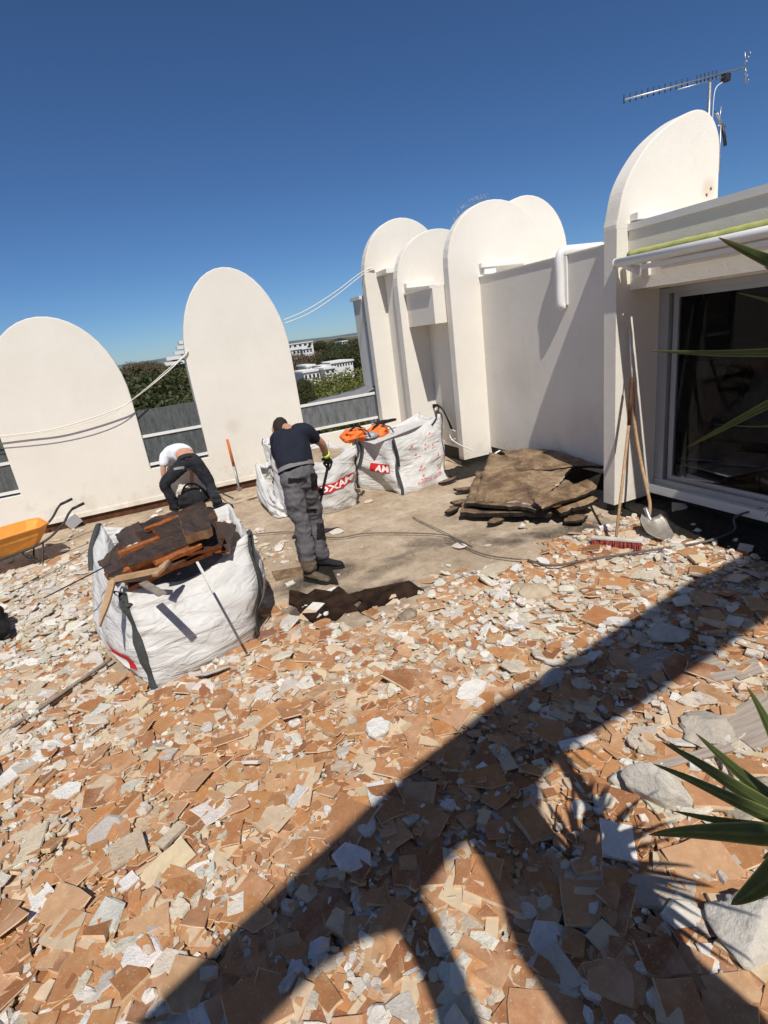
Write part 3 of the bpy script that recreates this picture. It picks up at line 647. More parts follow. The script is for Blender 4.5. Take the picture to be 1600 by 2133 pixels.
# white terraced block
tb = thing('terraced_block', 'white stepped apartment block rising above the pines', 'building', atd(400, 740, 150))
b0 = atd(392, 745, 150)
for k, (pxa, pya, hh_) in enumerate([(343, 758, 0), (347, 747, 1), (364, 735, 2), (369, 724, 3), (373, 713, 4)]):
    a = atd(pxa, pya, 150); b = atd(pxa+62, pya-7.5, 150); z0 = (a.z+b.z)/2
    obj('balcony', MB().bb((a.x, a.y, z0-.45), (a.x+11, a.y+8, z0+.35)), 'house_white', tb)
    obj('recess', MB().bb((a.x+.9+.3*k, a.y+.9, z0-1.4), (a.x+11, a.y+7, z0-.451)), 'dark_window', tb)
def house(px0, py0, px1, D, hgt, dep, label, roof='flat', wins=3):
    a = atd(px0, py0, D); b = atd(px1, py0-(px1-px0)*.13, D); zt = (a.z+b.z)/2
    t = thing('house', label, 'house', (a.x, a.y, zt-hgt), 'white houses on the far slope')
    obj('wall', MB().bb((a.x, a.y, zt-hgt-4), (b.x, a.y+dep, zt)), 'house_white', t)
    L = b.x-a.x
    if roof == 'tile': obj('roof', MB().prism([(a.x-.3, zt+.005), ((a.x+b.x)/2, zt+.9), (b.x+.3, zt+.005)], a.y-.3, a.y+dep+.3), 'roof_tile', t)
    else: obj('roof', MB().bb((a.x-.25, a.y-.25, zt+.003), (b.x+.25, a.y+dep+.2, zt+.3)), 'house_white', t)
    for i in range(wins):
        x = a.x+L*(i+.5)/wins; obj('window', MB().bb((x-L*.16/wins*1.6, a.y-.05, zt-hgt*.62), (x+L*.16/wins*1.6, a.y+.05, zt-hgt*.22)), 'dark_window', t)
house(598, 719, 655, 200, 1.5, 10, 'long flat white building on the skyline behind the cypress', 'flat', 5)
house(600, 731, 626, 165, 1.6, 8, 'low white house left of the lone cypress', 'flat', 3)
house(630, 728, 652, 168, 1.5, 8, 'small white house beside the lone cypress', 'flat', 3)
house(632, 777, 668, 100, 1.8, 7, 'nearest white house at the left above the green trees', 'flat', 4)
house(640, 764, 656, 106, 1.4, 7, 'tiny white house set behind the nearest one', 'flat', 2)
house(672, 765, 688, 104, 2.6, 7, 'taller white house in the middle of the slope', 'flat', 2)
house(689, 758, 740, 112, 1.2, 8, 'long white terrace of houses on the right of the slope', 'flat', 8)
house(676, 770, 700, 98, 1.0, 6, 'low white garden wall house below the terrace', 'flat', 2)
house(712, 712, 725, 210, 1.2, 8, 'distant white house on the ridge at the right', 'flat', 2)
# ================================================================ RUBBLE
def pip(x, y, poly):
    c = False; n = len(poly); j = n-1
    for i in range(n):
        xi, yi = poly[i]; xj, yj = poly[j]
        if (yi > y) != (yj > y) and x < (xj-xi)*(y-yi)/(yj-yi)+xi: c = not c
        j = i
    return c
CLEAR = [(.2, 9.6), (.35, 8.3), (.62, 7.6), (.80, 6.4), (.55, 5.3), (.45, 4.6), (.72, 4.05), (1.2, 3.78), (1.75, 3.86), (2.2, 4.1), (2.7, 3.95), (3.2, 3.98), (3.75, 4.05), (4.3, 4.15), (5.5, 4.3), (5.5, 9.6)]
STRIP = [(-6, 8.3), (-1.2, 7.7), (-.2, 7.4), (.5, 7.3), (.6, 9.7), (-6, 9.7)]
STRIPB = [(4.55, 4.2), (4.35, 3.6), (4.45, 1.0), (5.3, 1.0), (5.3, 4.3)]
BAGS = [[(-.86, 4.35), (-.53, 3.80), (.28, 4.05), (.46, 4.4), (.45, 5.4), (.1, 5.95), (-.6, 5.7), (-.92, 5.0)]]
def cut_poly(P, nx, ny, c):
    out = []
    for i in range(len(P)):
        a = P[i]; b = P[(i+1) % len(P)]; da = a[0]*nx+a[1]*ny-c; db = b[0]*nx+b[1]*ny-c
        if da <= 0: out.append(a)
        if (da < 0) != (db < 0) and abs(da-db) > 1e-9:
            t = da/(da-db); out.append((a[0]+(b[0]-a[0])*t, a[1]+(b[1]-a[1])*t))
    return out
def area(P): return abs(sum(P[i][0]*P[(i+1) % len(P)][1]-P[(i+1) % len(P)][0]*P[i][1] for i in range(len(P))))/2
R = random.Random(21)
def shard_outline(w, h):
    P = [(-w/2, -h/2), (w/2, -h/2), (w/2, h/2), (-w/2, h/2)]
    for _ in range(R.choice((0, 0, 1, 1, 2, 2))):
        a = R.uniform(0, 2*math.pi); Q = cut_poly(P, math.cos(a), math.sin(a), R.uniform(.12, .42)*min(w, h)*1.2)
        if len(Q) >= 3 and area(Q) > .25*w*h: P = Q
    cx = sum(p[0] for p in P)/len(P); cy = sum(p[1] for p in P)/len(P)
    return [(p[0]-cx, p[1]-cy) for p in P]
def rough_outline(w, h, n):
    ph = R.uniform(0, 6.28); o = []
    for i in range(n):
        a = ph+2*math.pi*(i+R.uniform(-.35, .35))/n; k = R.uniform(.72, 1.08); sq = 1/max(abs(math.cos(a)), abs(math.sin(a)))**.45
        o.append((w/2*k*sq*math.cos(a), h/2*k*sq*math.sin(a)))
    return o
def roughen(P, amp):
    """broken edge: every side gets a kink or two"""
    out = []
    for i in range(len(P)):
        a = P[i]; b = P[(i+1) % len(P)]; L = math.hypot(b[0]-a[0], b[1]-a[1]); out.append(a)
        if L > .05 and R.random() < .7:
            t = R.uniform(.3, .7); k = R.uniform(-1, 1)*amp*L; out.append((a[0]+(b[0]-a[0])*t-(b[1]-a[1])/L*k, a[1]+(b[1]-a[1])*t+(b[0]-a[0])/L*k))
    return out
def slab_geo(P, th, inset=.0, lump=0., under=.92):
    """verts + faces (top first), top = material 0, sides and bottom = material 1"""
    n = len(P); V = []; Fc = []; mi = []
    V += [(x, y, th+R.uniform(-lump, lump)) for x, y in [(p[0]*(1-inset), p[1]*(1-inset)) for p in P]]
    if inset: V += [(x, y, th*R.uniform(.45, .7)) for x, y in P]
    V += [(x*under, y*under, 0) for x, y in P]
    if lump:
        V.append((0, 0, th+R.uniform(-lump, lump)*.6)); c = len(V)-1
        for i in range(n): Fc.append([i, (i+1) % n, c]); mi.append(0)
    else: Fc.append(list(range(n))); mi.append(0)
    rings = 2 if inset else 1
    for r_ in range(rings):
        for i in range(n):
            j = (i+1) % n; a = r_*n; Fc.append([a+i, a+n+i, a+n+j, a+j]); mi.append(1)
    Fc.append([rings*n+i for i in range(n)][::-1]); mi.append(1)
    return V, Fc, mi
# heap heights, 4 cm cells
HX0, HY0, HC = -6., 0., .04; HN, HM = 300, 245
heap = np.zeros((HN, HM))
def hcell(x, y): return min(HN-1, max(0, int((x-HX0)/HC))), min(HM-1, max(0, int((y-HY0)/HC)))
def visible(x, y, mg=160):
    px, py, z = proj((x, y, .03)); return z > .1 and -mg < px < 1600+mg and 500 < py < 2133+mg
def zone(x, y):
    """how much terracotta, how chunky"""
    t = .76 if y < 2.8 else .76-(y-2.8)*.27
    if x < -.6 and y > 3.4: t -= .12
    if x > 1.9: t = min(t, .60)
    if x > 1.3 and y > 2.4: t = min(t, .40)
    t += .28*noise.noise(Vector((x*1.1, y*1.1, 7)))
    return max(.08, min(.9, t))
def allowed(x, y):
    if y > 9.2 or x > 5.0 or x < -6: return 0
    jx = x+.22*noise.noise(Vector((x*3.1, y*3.1, 11)))+.10*noise.noise(Vector((x*11, y*11, 12))); jy = y+.22*noise.noise(Vector((x*3.1, y*3.1, 21)))+.10*noise.noise(Vector((x*11, y*11, 22)))
    if pip(jx, jy, CLEAR):
        for b in BAGS:
            if pip(x, y, b): return 0
        if y < 6.5 and not (pip(x, y-.30, CLEAR) and pip(x-.35, y, CLEAR)): return .10
        return .012 if y < 7 and x < 3.6 else 0
    if pip(x, y, STRIPB): return .25
    for b in BAGS:
        if pip(x, y, b): return 0
    if pip(x, y, STRIP): return .16
    return 1
TC = [(.43, .21, .092), (.37, .165, .068), (.47, .25, .125), (.40, .20, .093), (.30, .13, .06), (.50, .295, .165), (.46, .22, .09)]
WC = [(.70, .66, .59), (.63, .56, .46), (.74, .71, .66), (.60, .50, .38), (.66, .58, .46), (.56, .51, .45), (.72, .67, .58)]
CREAM = (.60, .47, .32)
def jit(c, a=.1):
    k = R.uniform(1-a, 1+a); return tuple(min(.85, max(.01, v*k*R.uniform(.97, 1.03))) for v in c)
pieces = []  # dict(kind, V, F, mi, tint, pos, rot, size)
def put(kind, V, Fc, mi, tint, x, y, rz, tilt, size, th, lift=0., sink=0.):
    i, j = hcell(x, y); rr = max(1, int(size*.35/HC)); sl = heap[max(0, i-rr):i+rr+1, max(0, j-rr):j+rr+1]
    base = float(sl.mean())*.75+float(sl.max())*.25
    base = min(base, .10)
    ta = R.uniform(0, 2*math.pi); M = Matrix.Rotation(rz, 3, 'Z') @ Matrix.Rotation(tilt*math.cos(ta), 3, 'X') @ Matrix.Rotation(tilt*math.sin(ta), 3, 'Y')
    z = ground_h(x, y)+base+lift-sink
    W = [M @ Vector(v) for v in V]; zmin = min(v.z for v in W)
    if sink == 0: z -= zmin*.55
    heap[max(0, i-rr):i+rr+1, max(0, j-rr):j+rr+1] += th*.55
    pieces.append(dict(kind=kind, V=W, F=Fc, mi=mi, tint=tint, pos=Vector((x, y, z)), size=size))
# layer 1: tiles cracked where they were laid
TR = .18; ca, sa = math.cos(TR), math.sin(TR); CW, CH = .20, .20
for a in range(-45, 45):
    for b in range(-10, 60):
        ux, uy = a*CW, b*CH; x = ux*ca-uy*sa; y = ux*sa+uy*ca
        if not (-6 < x < 4.9 and .1 < y < 9.2) or not visible(x, y, 450): continue
        k = allowed(x, y)
        if k < 1 or R.random() > (.97 if y < 4 else .75): continue
        tc_ = R.random() < zone(x, y)+.12
        polys = [[(-CW/2+.003, -CH/2+.003), (CW/2-.003, -CH/2+.003), (CW/2-.003, CH/2-.003), (-CW/2+.003, CH/2-.003)]]
        for _ in range(R.choice((1, 2, 2, 3))):
            an = R.uniform(0, math.pi); nx_, ny_ = math.cos(an), math.sin(an); c_ = R.uniform(-.05, .05); new = []
            for P in polys:
                A_ = cut_poly(P, nx_, ny_, c_-.003); B_ = cut_poly(P, -nx_, -ny_, -c_-.003)
                new += [q for q in (A_, B_) if len(q) >= 3 and area(q) > .0008]
            polys = new or polys
        for P in polys:
            cx = sum(p[0] for p in P)/len(P); cy = sum(p[1] for p in P)/len(P)
            Q = roughen([(p[0]-cx, p[1]-cy) for p in P], .05)
            V, Fc, mi = slab_geo(Q, .012, .028, 0, .96)
            wx, wy = x+cx*ca-cy*sa, y+cx*sa+cy*ca
            tint = (jit(R.choice(TC) if tc_ else R.choice(WC)), jit(CREAM))
            put('tile' if tc_ else 'screed', V, Fc, mi, tint, wx+R.uniform(-.006, .006), wy+R.uniform(-.006, .006), TR+R.uniform(-.06, .06), R.uniform(0, .07), math.sqrt(area(P)), .008)
# layer 2: loose shards and lumps thrown about
def scatter(n, fn):
    c = 0; tries = 0
    while c < n and tries < n*12:
        tries += 1
        # more samples close by, where they show larger
        px = R.uniform(-160, 1760); py = R.uniform(1040, 2290)
        if R.random() > .62: x, y = R.uniform(-6, 5), R.uniform(.3, 9.2)
        else:
            p = onz(px, py); x, y = p.x, p.y
            if R.random() > (.35+.65*min(1, y/4.)): continue
        if not visible(x, y): continue
        k = allowed(x, y)
        if R.random() > k: continue
        fn(x, y, k); c += 1
def f_mid(x, y, k):
    if R.random() < zone(x, y):
        w = min(.24, max(.035, R.lognormvariate(-2.28, .42))); h = w*R.uniform(.45, .95)
        P = roughen(shard_outline(w, h), .06)
        flip = R.random() < .16
        V, Fc, mi = slab_geo(P, R.uniform(.022, .038) if R.random() < .12 else R.uniform(.009, .014), R.uniform(.01, .045), 0, .92)
        t = (jit(CREAM), jit(R.choice(TC))) if flip else (jit(R.choice(TC)), jit(CREAM, .2))
        put('tile', V, Fc, mi, t, x, y, R.gauss(TR+.35, .55)+R.choice((0, math.pi/2)), min(.9, abs(R.gauss(0, .12))), math.sqrt(area(P)), .010)
    else:
        w = min(.22, max(.03, R.lognormvariate(-2.62, .48))); h = w*R.uniform(.5, .95); th = R.uniform(.012, .035)*(1 if w > .06 else .6)
        if R.random() < .35: P = roughen(shard_outline(w, h), .08); V, Fc, mi = slab_geo(P, th*.6, .04, .001)
        else: P = rough_outline(w, h, R.choice((6, 7, 8, 9))); V, Fc, mi = slab_geo(P, th, .14, th*.22, .85)
        c = jit(R.choice(WC)); put('screed', V, Fc, [0]*len(Fc), (c, c), x, y, R.uniform(0, 6.28), abs(R.gauss(0, .22)), math.sqrt(area(P)), th*.6)
scatter(11500, f_mid)
def f_small(x, y, k):
    w = R.uniform(.018, .05); h = w*R.uniform(.5, 1); te = R.random() < zone(x, y)*.8
    P = rough_outline(w, h, R.choice((5, 6))) if not te else shard_outline(w, h)
    V, Fc, mi = slab_geo(P, R.uniform(.006, .016), .12, .001, .85); c = jit(R.choice(TC if te else WC)); put('tile' if te else 'screed', V, Fc, mi if te else [0]*len(Fc), (c, c), x, y, R.uniform(0, 6.28), abs(R.gauss(0, .3)), w*.8, .004)
scatter(4200, f_small)
# ---- larger named pieces (position in the photo, width, length, thickness, turn)
def big(name, label, cat, px, py, w, h, th, rz, tint, mats, rough=True, tilt=(0, 0), z=.03, n=11, group=None):
    g_ = onz(px, py, z); i, j = hcell(g_.x, g_.y); base = min(.08, float(heap[max(0, i-2):i+3, max(0, j-2):j+3].mean()))
    P = rough_outline(w, h, n) if rough else roughen(shard_outline(w, h), .04)
    V, Fc, mi = slab_geo(P, th, .10 if rough else .02, th*.12 if rough else .0005)
    M = Matrix.Rotation(rz, 3, 'Z') @ Matrix.Rotation(tilt[0], 3, 'X') @ Matrix.Rotation(tilt[1], 3, 'Y')
    mb = MB().add([M @ Vector(v) for v in V], Fc); mb.m = list(mi)
    me = mesh(name, mb, mats); set_tint(me, np.array([tint[0]]*len(V)))
    o = bpy.data.objects.new(name, me); COL.objects.link(o); o.location = (g_.x, g_.y, base+.006); return tag(o, label, cat, group)
def rock(name, label, px, py, dims, seed, rz=0, z=.04, rise=.012, tint=(.58, .54, .47), amp=.42, sub=5):
    bm = bmesh.new(); bmesh.ops.create_icosphere(bm, subdivisions=sub, radius=1)
    for v in bm.verts:
        d = v.co.normalized(); q = d*1.1+Vector((seed*3.1, seed*1.7, 0))
        k = 1+amp*noise.noise(q)+amp*.5*noise.noise(q*2.3)+.13*noise.noise(q*4.5)+.07*abs(noise.noise(q*9))+.06*noise.noise(q*15)+.045*noise.noise(q*31)
        # flat broken faces
        for s_ in range(8):
            f = Vector((math.sin(seed*7+s_*2.1), math.cos(seed*5+s_*1.3), math.sin(s_*3.3+seed))).normalized(); e = d.dot(f)*k
            if e > .68: k -= (e-.68)*.92
        v.co = Vector((d.x*dims[0]*k, d.y*dims[1]*k, d.z*dims[2]*k))
    me = bpy.data.meshes.new(name); bm.to_mesh(me); bm.free(); me.materials.append(MAT['plaster'])
    me.polygons.foreach_set('use_smooth', [True]*len(me.polygons)); set_tint(me, np.array([tint]*len(me.vertices)))
    g_ = onz(px, py, z); o = bpy.data.objects.new(name, me); COL.objects.link(o); o.location = (g_.x, g_.y, dims[2]*.72+rise); o.rotation_euler = (0, 0, rz)
    return tag(o, label, 'stone')
# named slabs and stones first in the heap list
GREYP = (.40, .36, .33)
for i, (px, py, w, h, rz, lab) in enumerate([
    (1362, 1385, .34, .17, -.12, 'long grey wood-look tile at the shadow edge, left of its row'), (1462, 1392, .27, .15, -.18, 'second grey wood-look tile with a slanting broken end'),
    (1552, 1402, .30, .12, -.14, 'third grey wood-look tile with a split corner near the right edge'), (1500, 1418, .26, .10, -.30, 'lower grey wood-look tile partly under the row'),
    (1560, 1493, .36, .10, .05, 'grey wood-look strip crossed by the yucca leaf tip'), (1580, 1532, .28, .20, -.10, 'grey wood-look square tile at the right picture edge'),
    (1410, 1600, .60, .06, -.25, 'narrow pale wood-look strip behind the dark yucca leaves')]):
    g_ = onz(px, py, .04); P = shard_outline(w, h) if i in (1, 2, 3) else roughen([(-w/2, -h/2), (w/2, -h/2), (w/2, h/2), (-w/2, h/2)], .02)
    V, Fc, mi = slab_geo(P, .012); M = Matrix.Rotation(rz, 3, 'Z') @ Matrix.Rotation(.06, 3, 'Y')
    mb = MB().add(V, Fc); i_, j_ = hcell(g_.x, g_.y)
    o = bpy.data.objects.new('wood_look_tile', mesh('wood_look_tile', mb, 'plank')); COL.objects.link(o); o.location = (g_.x, g_.y, .045+.006*i); o.rotation_euler = (.05, -.03, rz)
    tag(o, lab, 'tile', 'grey wood-look tiles at the right')
rock('stone', 'big upright grey-white rock below the dark yucca leaf tips', 1372, 1668, (.085, .17, .115), 3, .5, .06, .045)
rock('stone', 'largest pale boulder at the right edge of the picture', 1568, 1965, (.16, .14, .12), 5, .3, .05, .04, tint=(.62, .58, .51))
rock('stone', 'grey stone lying inside the broad band of shade', 1396, 1334, (.15, .10, .06), 8, -.2, .03, .035)
rock('stone', 'sandy boulder half behind the yucca leaves at the right', 1570, 1690, (.17, .11, .075), 11, -.2, .03, .035, tint=(.44, .38, .29))
rock('stone', 'rough concrete lump beside the grey strip tile', 1478, 1535, (.16, .14, .055), 13, .6, .03, .035, tint=(.50, .45, .38))
rock('stone', 'small round pale stone left of the tall rock', 1210, 1697, (.055, .05, .045), 17, .2, .03, .035, tint=(.62, .58, .52), sub=3)
rock('stone', 'grey pebble-like lump above the tall rock', 1288, 1640, (.055, .05, .05), 19, .2, .03, .035, sub=3)
rock('stone', 'oval pale stone in the shade near the band\'s middle', 1064, 1720, (.14, .06, .04), 23, .35, .03, sub=3)
rock('stone', 'dusty brown stone at the edge of the cleared screed', 850, 1287, (.10, .07, .06), 29, .3, .03, tint=(.20, .15, .11), sub=3)
rock('stone', 'pale lump in the shade beside the orange tile', 1148, 1420, (.10, .075, .05), 31, .2, .03, tint=(.52, .50, .47), sub=3)
rock('stone', 'flat sandy lump above the shade band', 1110, 1240, (.22, .16, .05), 37, .2, .02, tint=(.52, .42, .30))
rock('stone', 'whitish lump of screed at the left edge above the bag\'s bottom', 95, 1565, (.11, .10, .04), 41, .2, .02, tint=(.64, .60, .54))
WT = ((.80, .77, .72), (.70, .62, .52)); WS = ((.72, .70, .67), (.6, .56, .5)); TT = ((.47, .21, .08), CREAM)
def bigw(*a, **k): return big('screed_slab', *a, **k)
def bigt(*a, **k): return big('terracotta_tile', *a, **k)
mW = ['plaster', 'plaster']; mT = ['terra', 'mortar']
bigw('big white tile corner at the bottom right of the picture', 'tile', 1545, 2062, .22, .22, .016, -.45, WT, mW, False, (.05, .1))
bigw('speckled white triangular slab in the spiky yucca shadow', 'slab', 1285, 1778, .17, .14, .03, .9, WT, mW, False, (.2, -.1))
bigw('speckled grey slab in the shade below the yucca shadow', 'slab', 1245, 1885, .14, .10, .02, -.5, WS, mW, False)
bigw('pointed bluish-white slab in the shade at the bottom centre', 'slab', 1255, 1945, .14, .16, .02, .5, WS, mW, False)
bigw('long flat sandy slab lit behind the spiky shadow tips', 'slab', 1370, 1885, .34, .17, .025, -.55, ((.50, .42, .33),)*2, mW, True, (.08, 0))
bigw('white slab with sharp corners below the white bag at the left', 'slab', 148, 1660, .16, .12, .02, .6, WT, mW, False, (.1, .1))
bigw('long white slab at the left picture edge', 'slab', 20, 1635, .22, .13, .025, .8, WT, mW, False)
bigw('oval white screed slab at the bottom left', 'slab', 205, 1970, .20, .12, .03, .5, WT, mW, True)
bigw('white tile broken in two at the left, upper half', 'slab', 98, 1890, .13, .12, .014, .4, WT, mW, False, (.05, .05))
bigw('white tile broken in two at the left, lower half', 'slab', 85, 1925, .13, .10, .014, .4, WT, mW, False)
bigw('cream trapezoid slab in the lit area left of the shade', 'slab', 275, 1793, .16, .15, .03, .2, ((.56, .45, .33),)*2, mW, False)
bigw('cream rectangular slab beside the cream trapezoid', 'slab', 363, 1760, .14, .06, .025, .65, ((.60, .50, .37),)*2, mW, False)
bigw('small bright square white tile at the lower left', 'slab', 277, 1855, .07, .07, .014, .5, WT, mW, False)
bigw('white lump catching the sun above the shade band', 'slab', 790, 1528, .17, .16, .04, .3, WT, mW, True)
bigw('large white slab leaning on the shade edge', 'slab', 985, 1450, .26, .14, .04, .1, WT, mW, True, (.1, 0))
bigw('white rectangle lying on the dark bitumen beside the worker', 'slab', 655, 1262, .20, .13, .012, .75, WT, mW, False)
bigw('thin white strip under the worker\'s boot', 'slab', 683, 1229, .20, .06, .012, .3, WT, mW, False)
bigw('white plastered slab at the edge of the cleared screed', 'slab', 1030, 1195, .34, .16, .05, .15, ((.56, .48, .36),)*2, mW, True)
bigw('white slab with a smooth face near the top of the rubble', 'slab', 1075, 1188, .22, .08, .03, .4, WT, mW, False)
bigw('long white broken strip beside the orange tile at the right', 'slab', 1405, 1655, .28, .06, .03, -.3, ((.64, .56, .44),)*2, mW, True)
bigw('white bar of screed above the bright orange tile', 'slab', 1205, 1560, .22, .05, .03, -.25, WT, mW, False)
bigw('white slab poking out from behind the tall rock', 'slab', 1418, 1678, .14, .05, .03, .2, WT, mW, False, z=.06)
bigw('blue-white shaded slab at the middle of the shade band', 'slab', 1238, 1372, .20, .09, .02, -.1, WS, mW, False)
bigw('white triangle slab in the shade above the wavy tile', 'slab', 1023, 1615, .11, .11, .012, .2, WT, mW, False)
bigw('grey-white rectangle half in shade at the centre', 'slab', 790, 1672, .09, .15, .02, -.2, WS, mW, False)
bigw('pale slab at the lower end of the lit sliver', 'slab', 795, 1965, .09, .14, .02, .3, WT, mW, False)
bigw('flat cream slab in the shade-edge lit patch', 'slab', 985, 1935, .24, .12, .02, -.1, ((.52, .45, .36),)*2, mW, False)
bigt('long orange tile at the shade edge under the white bar', 'tile', 1200, 1590, .24, .11, .014, -.25, TT, mT, False, (.25, 0), z=.05)
bigt('orange tile crossed by the longest dark yucca leaf', 'tile', 1385, 1612, .20, .10, .014, -.2, TT, mT, False, (.12, 0))
bigt('long orange tile right of the spiky shadow', 'tile', 1455, 1840, .24, .11, .014, -.7, TT, mT, False, (.1, .05))
bigt('five-sided orange tile at the lower right in the sun', 'tile', 1427, 1975, .17, .14, .014, -.4, TT, mT, False)
bigt('large dark tile in the shade below the spiky shadow', 'tile', 1120, 1895, .26, .18, .014, .35, TT, mT, False)
bigt('square tile in the deep shade at the bottom', 'tile', 1210, 2030, .18, .17, .014, .3, TT, mT, False)
bigt('round-edged tile in the shade under the white triangle', 'tile', 1010, 1640, .22, .14, .014, -.2, TT, mT, False)
bigt('square orange tile at the bottom left in the sun', 'tile', 283, 2010, .165, .165, .014, .75, TT, mT, False, (.08, .05))
bigt('orange tile with crisp edges left of the shade', 'tile', 391, 1945, .15, .15, .014, .6, TT, mT, False)
bigt('pointed orange tile at the bottom near the shade edge', 'tile', 300, 2060, .22, .13, .014, .5, TT, mT, False)
bigt('square orange tile at the left among white slabs', 'tile', 222, 1703, .14, .12, .014, .1, TT, mT, False, (.1, 0))
bigt('long upright orange tile at the very bottom centre', 'tile', 712, 2090, .11, .30, .014, -.25, TT, mT, False)
bigt('orange tile in the lit sliver at the bottom centre', 'tile', 860, 2040, .11, .24, .014, .1, TT, mT, False)
bigt('small orange tile stuck on a white lump above the shade', 'tile', 915, 1480, .13, .09, .012, .3, TT, mT, False, z=.07)
bigt('orange tile corner just above the shade band', 'tile', 928, 1525, .15, .12, .014, -.3, TT, mT, False)
bigt('brown slate-like tile beside the white bag', 'tile', 545, 1325, .26, .14, .016, .2, ((.24, .12, .08), (.2, .1, .07)), mT, False)
# ribbed hollow-brick fragment
rb = thing('ribbed_brick', 'flat ribbed clay brick fragment lying below the white bag', 'brick', onz(355, 1492, .02))
R3 = Matrix.Rotation(.42, 3, 'Z'); c_ = onz(355, 1492, .045)
obj('body', MB().box(c_, (.26, .21, .02), M=R3), 'orange_clay' if 'orange_clay' in MAT else 'cork', rb)
MAT['orange_clay'] = simple('orange_clay', (.50, .27, .13), .85, .12, 20, 60, .3)
rb.children[0].data.materials[0] = MAT['orange_clay']
for i in range(9): obj('rib', MB().box(c_+R3 @ Vector((0, -.092+.023*i, .014)), (.25, .011, .010), M=R3), 'orange_clay', rb)

# ---------------------------------------------------------------- split the heap: the 300 largest of a kind as objects, the rest as stuff
LM = [('the white rubble bag', 370, 1250), ('the standing worker', 655, 1180), ('the dark bitumen hole', 790, 1250), ('the red broom', 1285, 1125), ('the shovel blade', 1365, 1105), ('the grey wood-look tiles', 1420, 1395),
      ('the spiky yucca shadow', 1270, 1850), ('the tall rock', 1372, 1670), ('the wheelbarrow', 50, 1110), ('the ribbed clay brick', 355, 1490), ('the white corner tile', 1545, 2060), ('the right-hand boulder', 1565, 1960),
      ('the bottom left corner', 0, 2133), ('the left picture edge', 0, 1700), ('the lit sliver', 960, 1850), ('the bottom centre', 700, 2133), ('the white slab on the shade edge', 985, 1450), ('the bottom right corner', 1600, 2133)]
used_lab = {}
def label_for(p, kind, rank, n, px, py):
    a = sorted(LM, key=lambda l: (l[1]-px)**2+(l[2]-py)**2)[0]; dx, dy = px-a[1], py-a[2]; d = math.hypot(dx, dy)
    s = ['biggish', 'medium', 'small'][min(2, rank*3//n)]
    far = 'touching distance' if d < 45 else 'just' if d < 100 else 'somewhat' if d < 170 else 'well' if d < 260 else 'far'
    if far == 'touching distance': far = 'right'
    ang = math.degrees(math.atan2(dy, dx)) % 360
    dr = ['right of', 'below right of', 'below', 'below left of', 'left of', 'above left of', 'above', 'above right of'][int(((ang+22.5) % 360)//45)]
    nv = p['n']; sh = 'three-cornered' if nv <= 3 else 'four-cornered' if nv == 4 else 'five-cornered' if nv == 5 else 'six-cornered' if nv == 6 else 'jagged'
    c = p['tint'][0]; lum = sum(c)
    if kind == 'tile': col = 'deep brown' if lum < .62 else 'orange' if lum < .78 else 'light orange' if lum < .92 else 'pale'
    else: col = 'greyish' if lum < 1.3 else 'sandy' if c[0]/c[2] > 1.45 else 'off-white' if lum < 1.65 else 'white'
    r_ = f"{s} {col} {sh} {'tile shard' if kind == 'tile' else 'screed piece'} {far} {dr} {a[0]}"; r_ = r_ if len(r_.replace("-", " ").split()) <= 16 else r_.replace(s+" ", "", 1)
    if r_ in used_lab and len(r_.split()) < 13: r_ = r_.replace(col, ("flat-lying " if rank % 2 else "tilted ")+col, 1) if abs(p["V"][0].z-p["V"][1].z) < -1 else r_
    used_lab[r_] = 1; return r_
for kind, nm, cat, grp, mats in (('tile', 'terracotta_shard', 'tile shard', 'broken terracotta tiles over the terrace', mT), ('screed', 'screed_piece', 'rubble piece', 'broken pale screed over the terrace', ['plaster', 'plaster'])):
    L = [p for p in pieces if p['kind'] == kind]
    for p in L:
        px, py, z = proj(p['pos']); p['px'], p['py'] = px, py; p['n'] = len(p['F'][0]) if len(p['F'][0]) > 3 or kind == 'tile' else sum(1 for f in p['F'] if len(f) == 3)
        inside = -5 < px < 1605 and -5 < py < 2138
        p['app'] = p['size']*F/z*(1 if inside else 0)
    L.sort(key=lambda p: -p['app']); top, rest = L[:290], L[290:]
    for r_, p in enumerate(top):
        mb = MB().add(p['V'], p['F']); mb.m = list(p['mi']); me = mesh(nm, mb, mats, recalc=False)
        nt_ = np.array([p['tint'][0]]*len(p['V'])); ntop = len(p['F'][0]) if kind == 'tile' else len(p['V'])
        if kind == 'tile': nt_[ntop:] = p['tint'][0]
        set_tint(me, nt_)
        if kind == 'tile':
            cc = jit(CREAM, .15); me.materials[1] = MORT[R.randrange(4)] if 'MORT' in globals() else MAT['mortar']
        o = bpy.data.objects.new(nm, me); COL.objects.link(o); o.location = p['pos']
        tag(o, label_for(p, kind, r_, 290, p['px'], p['py']), cat, grp)
    V = []; Fc = []; mi = []; tt = []
    for p in rest:
        b = len(V); P = p['pos']; V += [(v.x+P.x, v.y+P.y, v.z+P.z) for v in p['V']]
        Fc += [[i+b for i in f] for f in p['F']]; mi += p['mi']; tt += [p['tint'][0]]*len(p['V'])
    me = bpy.data.meshes.new(nm+'s'); me.from_pydata(V, [], Fc); me.polygons.foreach_set('material_index', mi)
    for q in mats: me.materials.append(MAT[q])
    set_tint(me, np.array(tt)); me.update()
    o = bpy.data.objects.new('smaller_'+('tile_shards' if kind == 'tile' else 'screed_rubble'), me); COL.objects.link(o)
    tag(o, 'smaller ' + ('terracotta shards' if kind == 'tile' else 'pale screed lumps') + ' scattered across the whole terrace floor', 'rubble', None, 'stuff')
    print(kind, len(L), len(V))
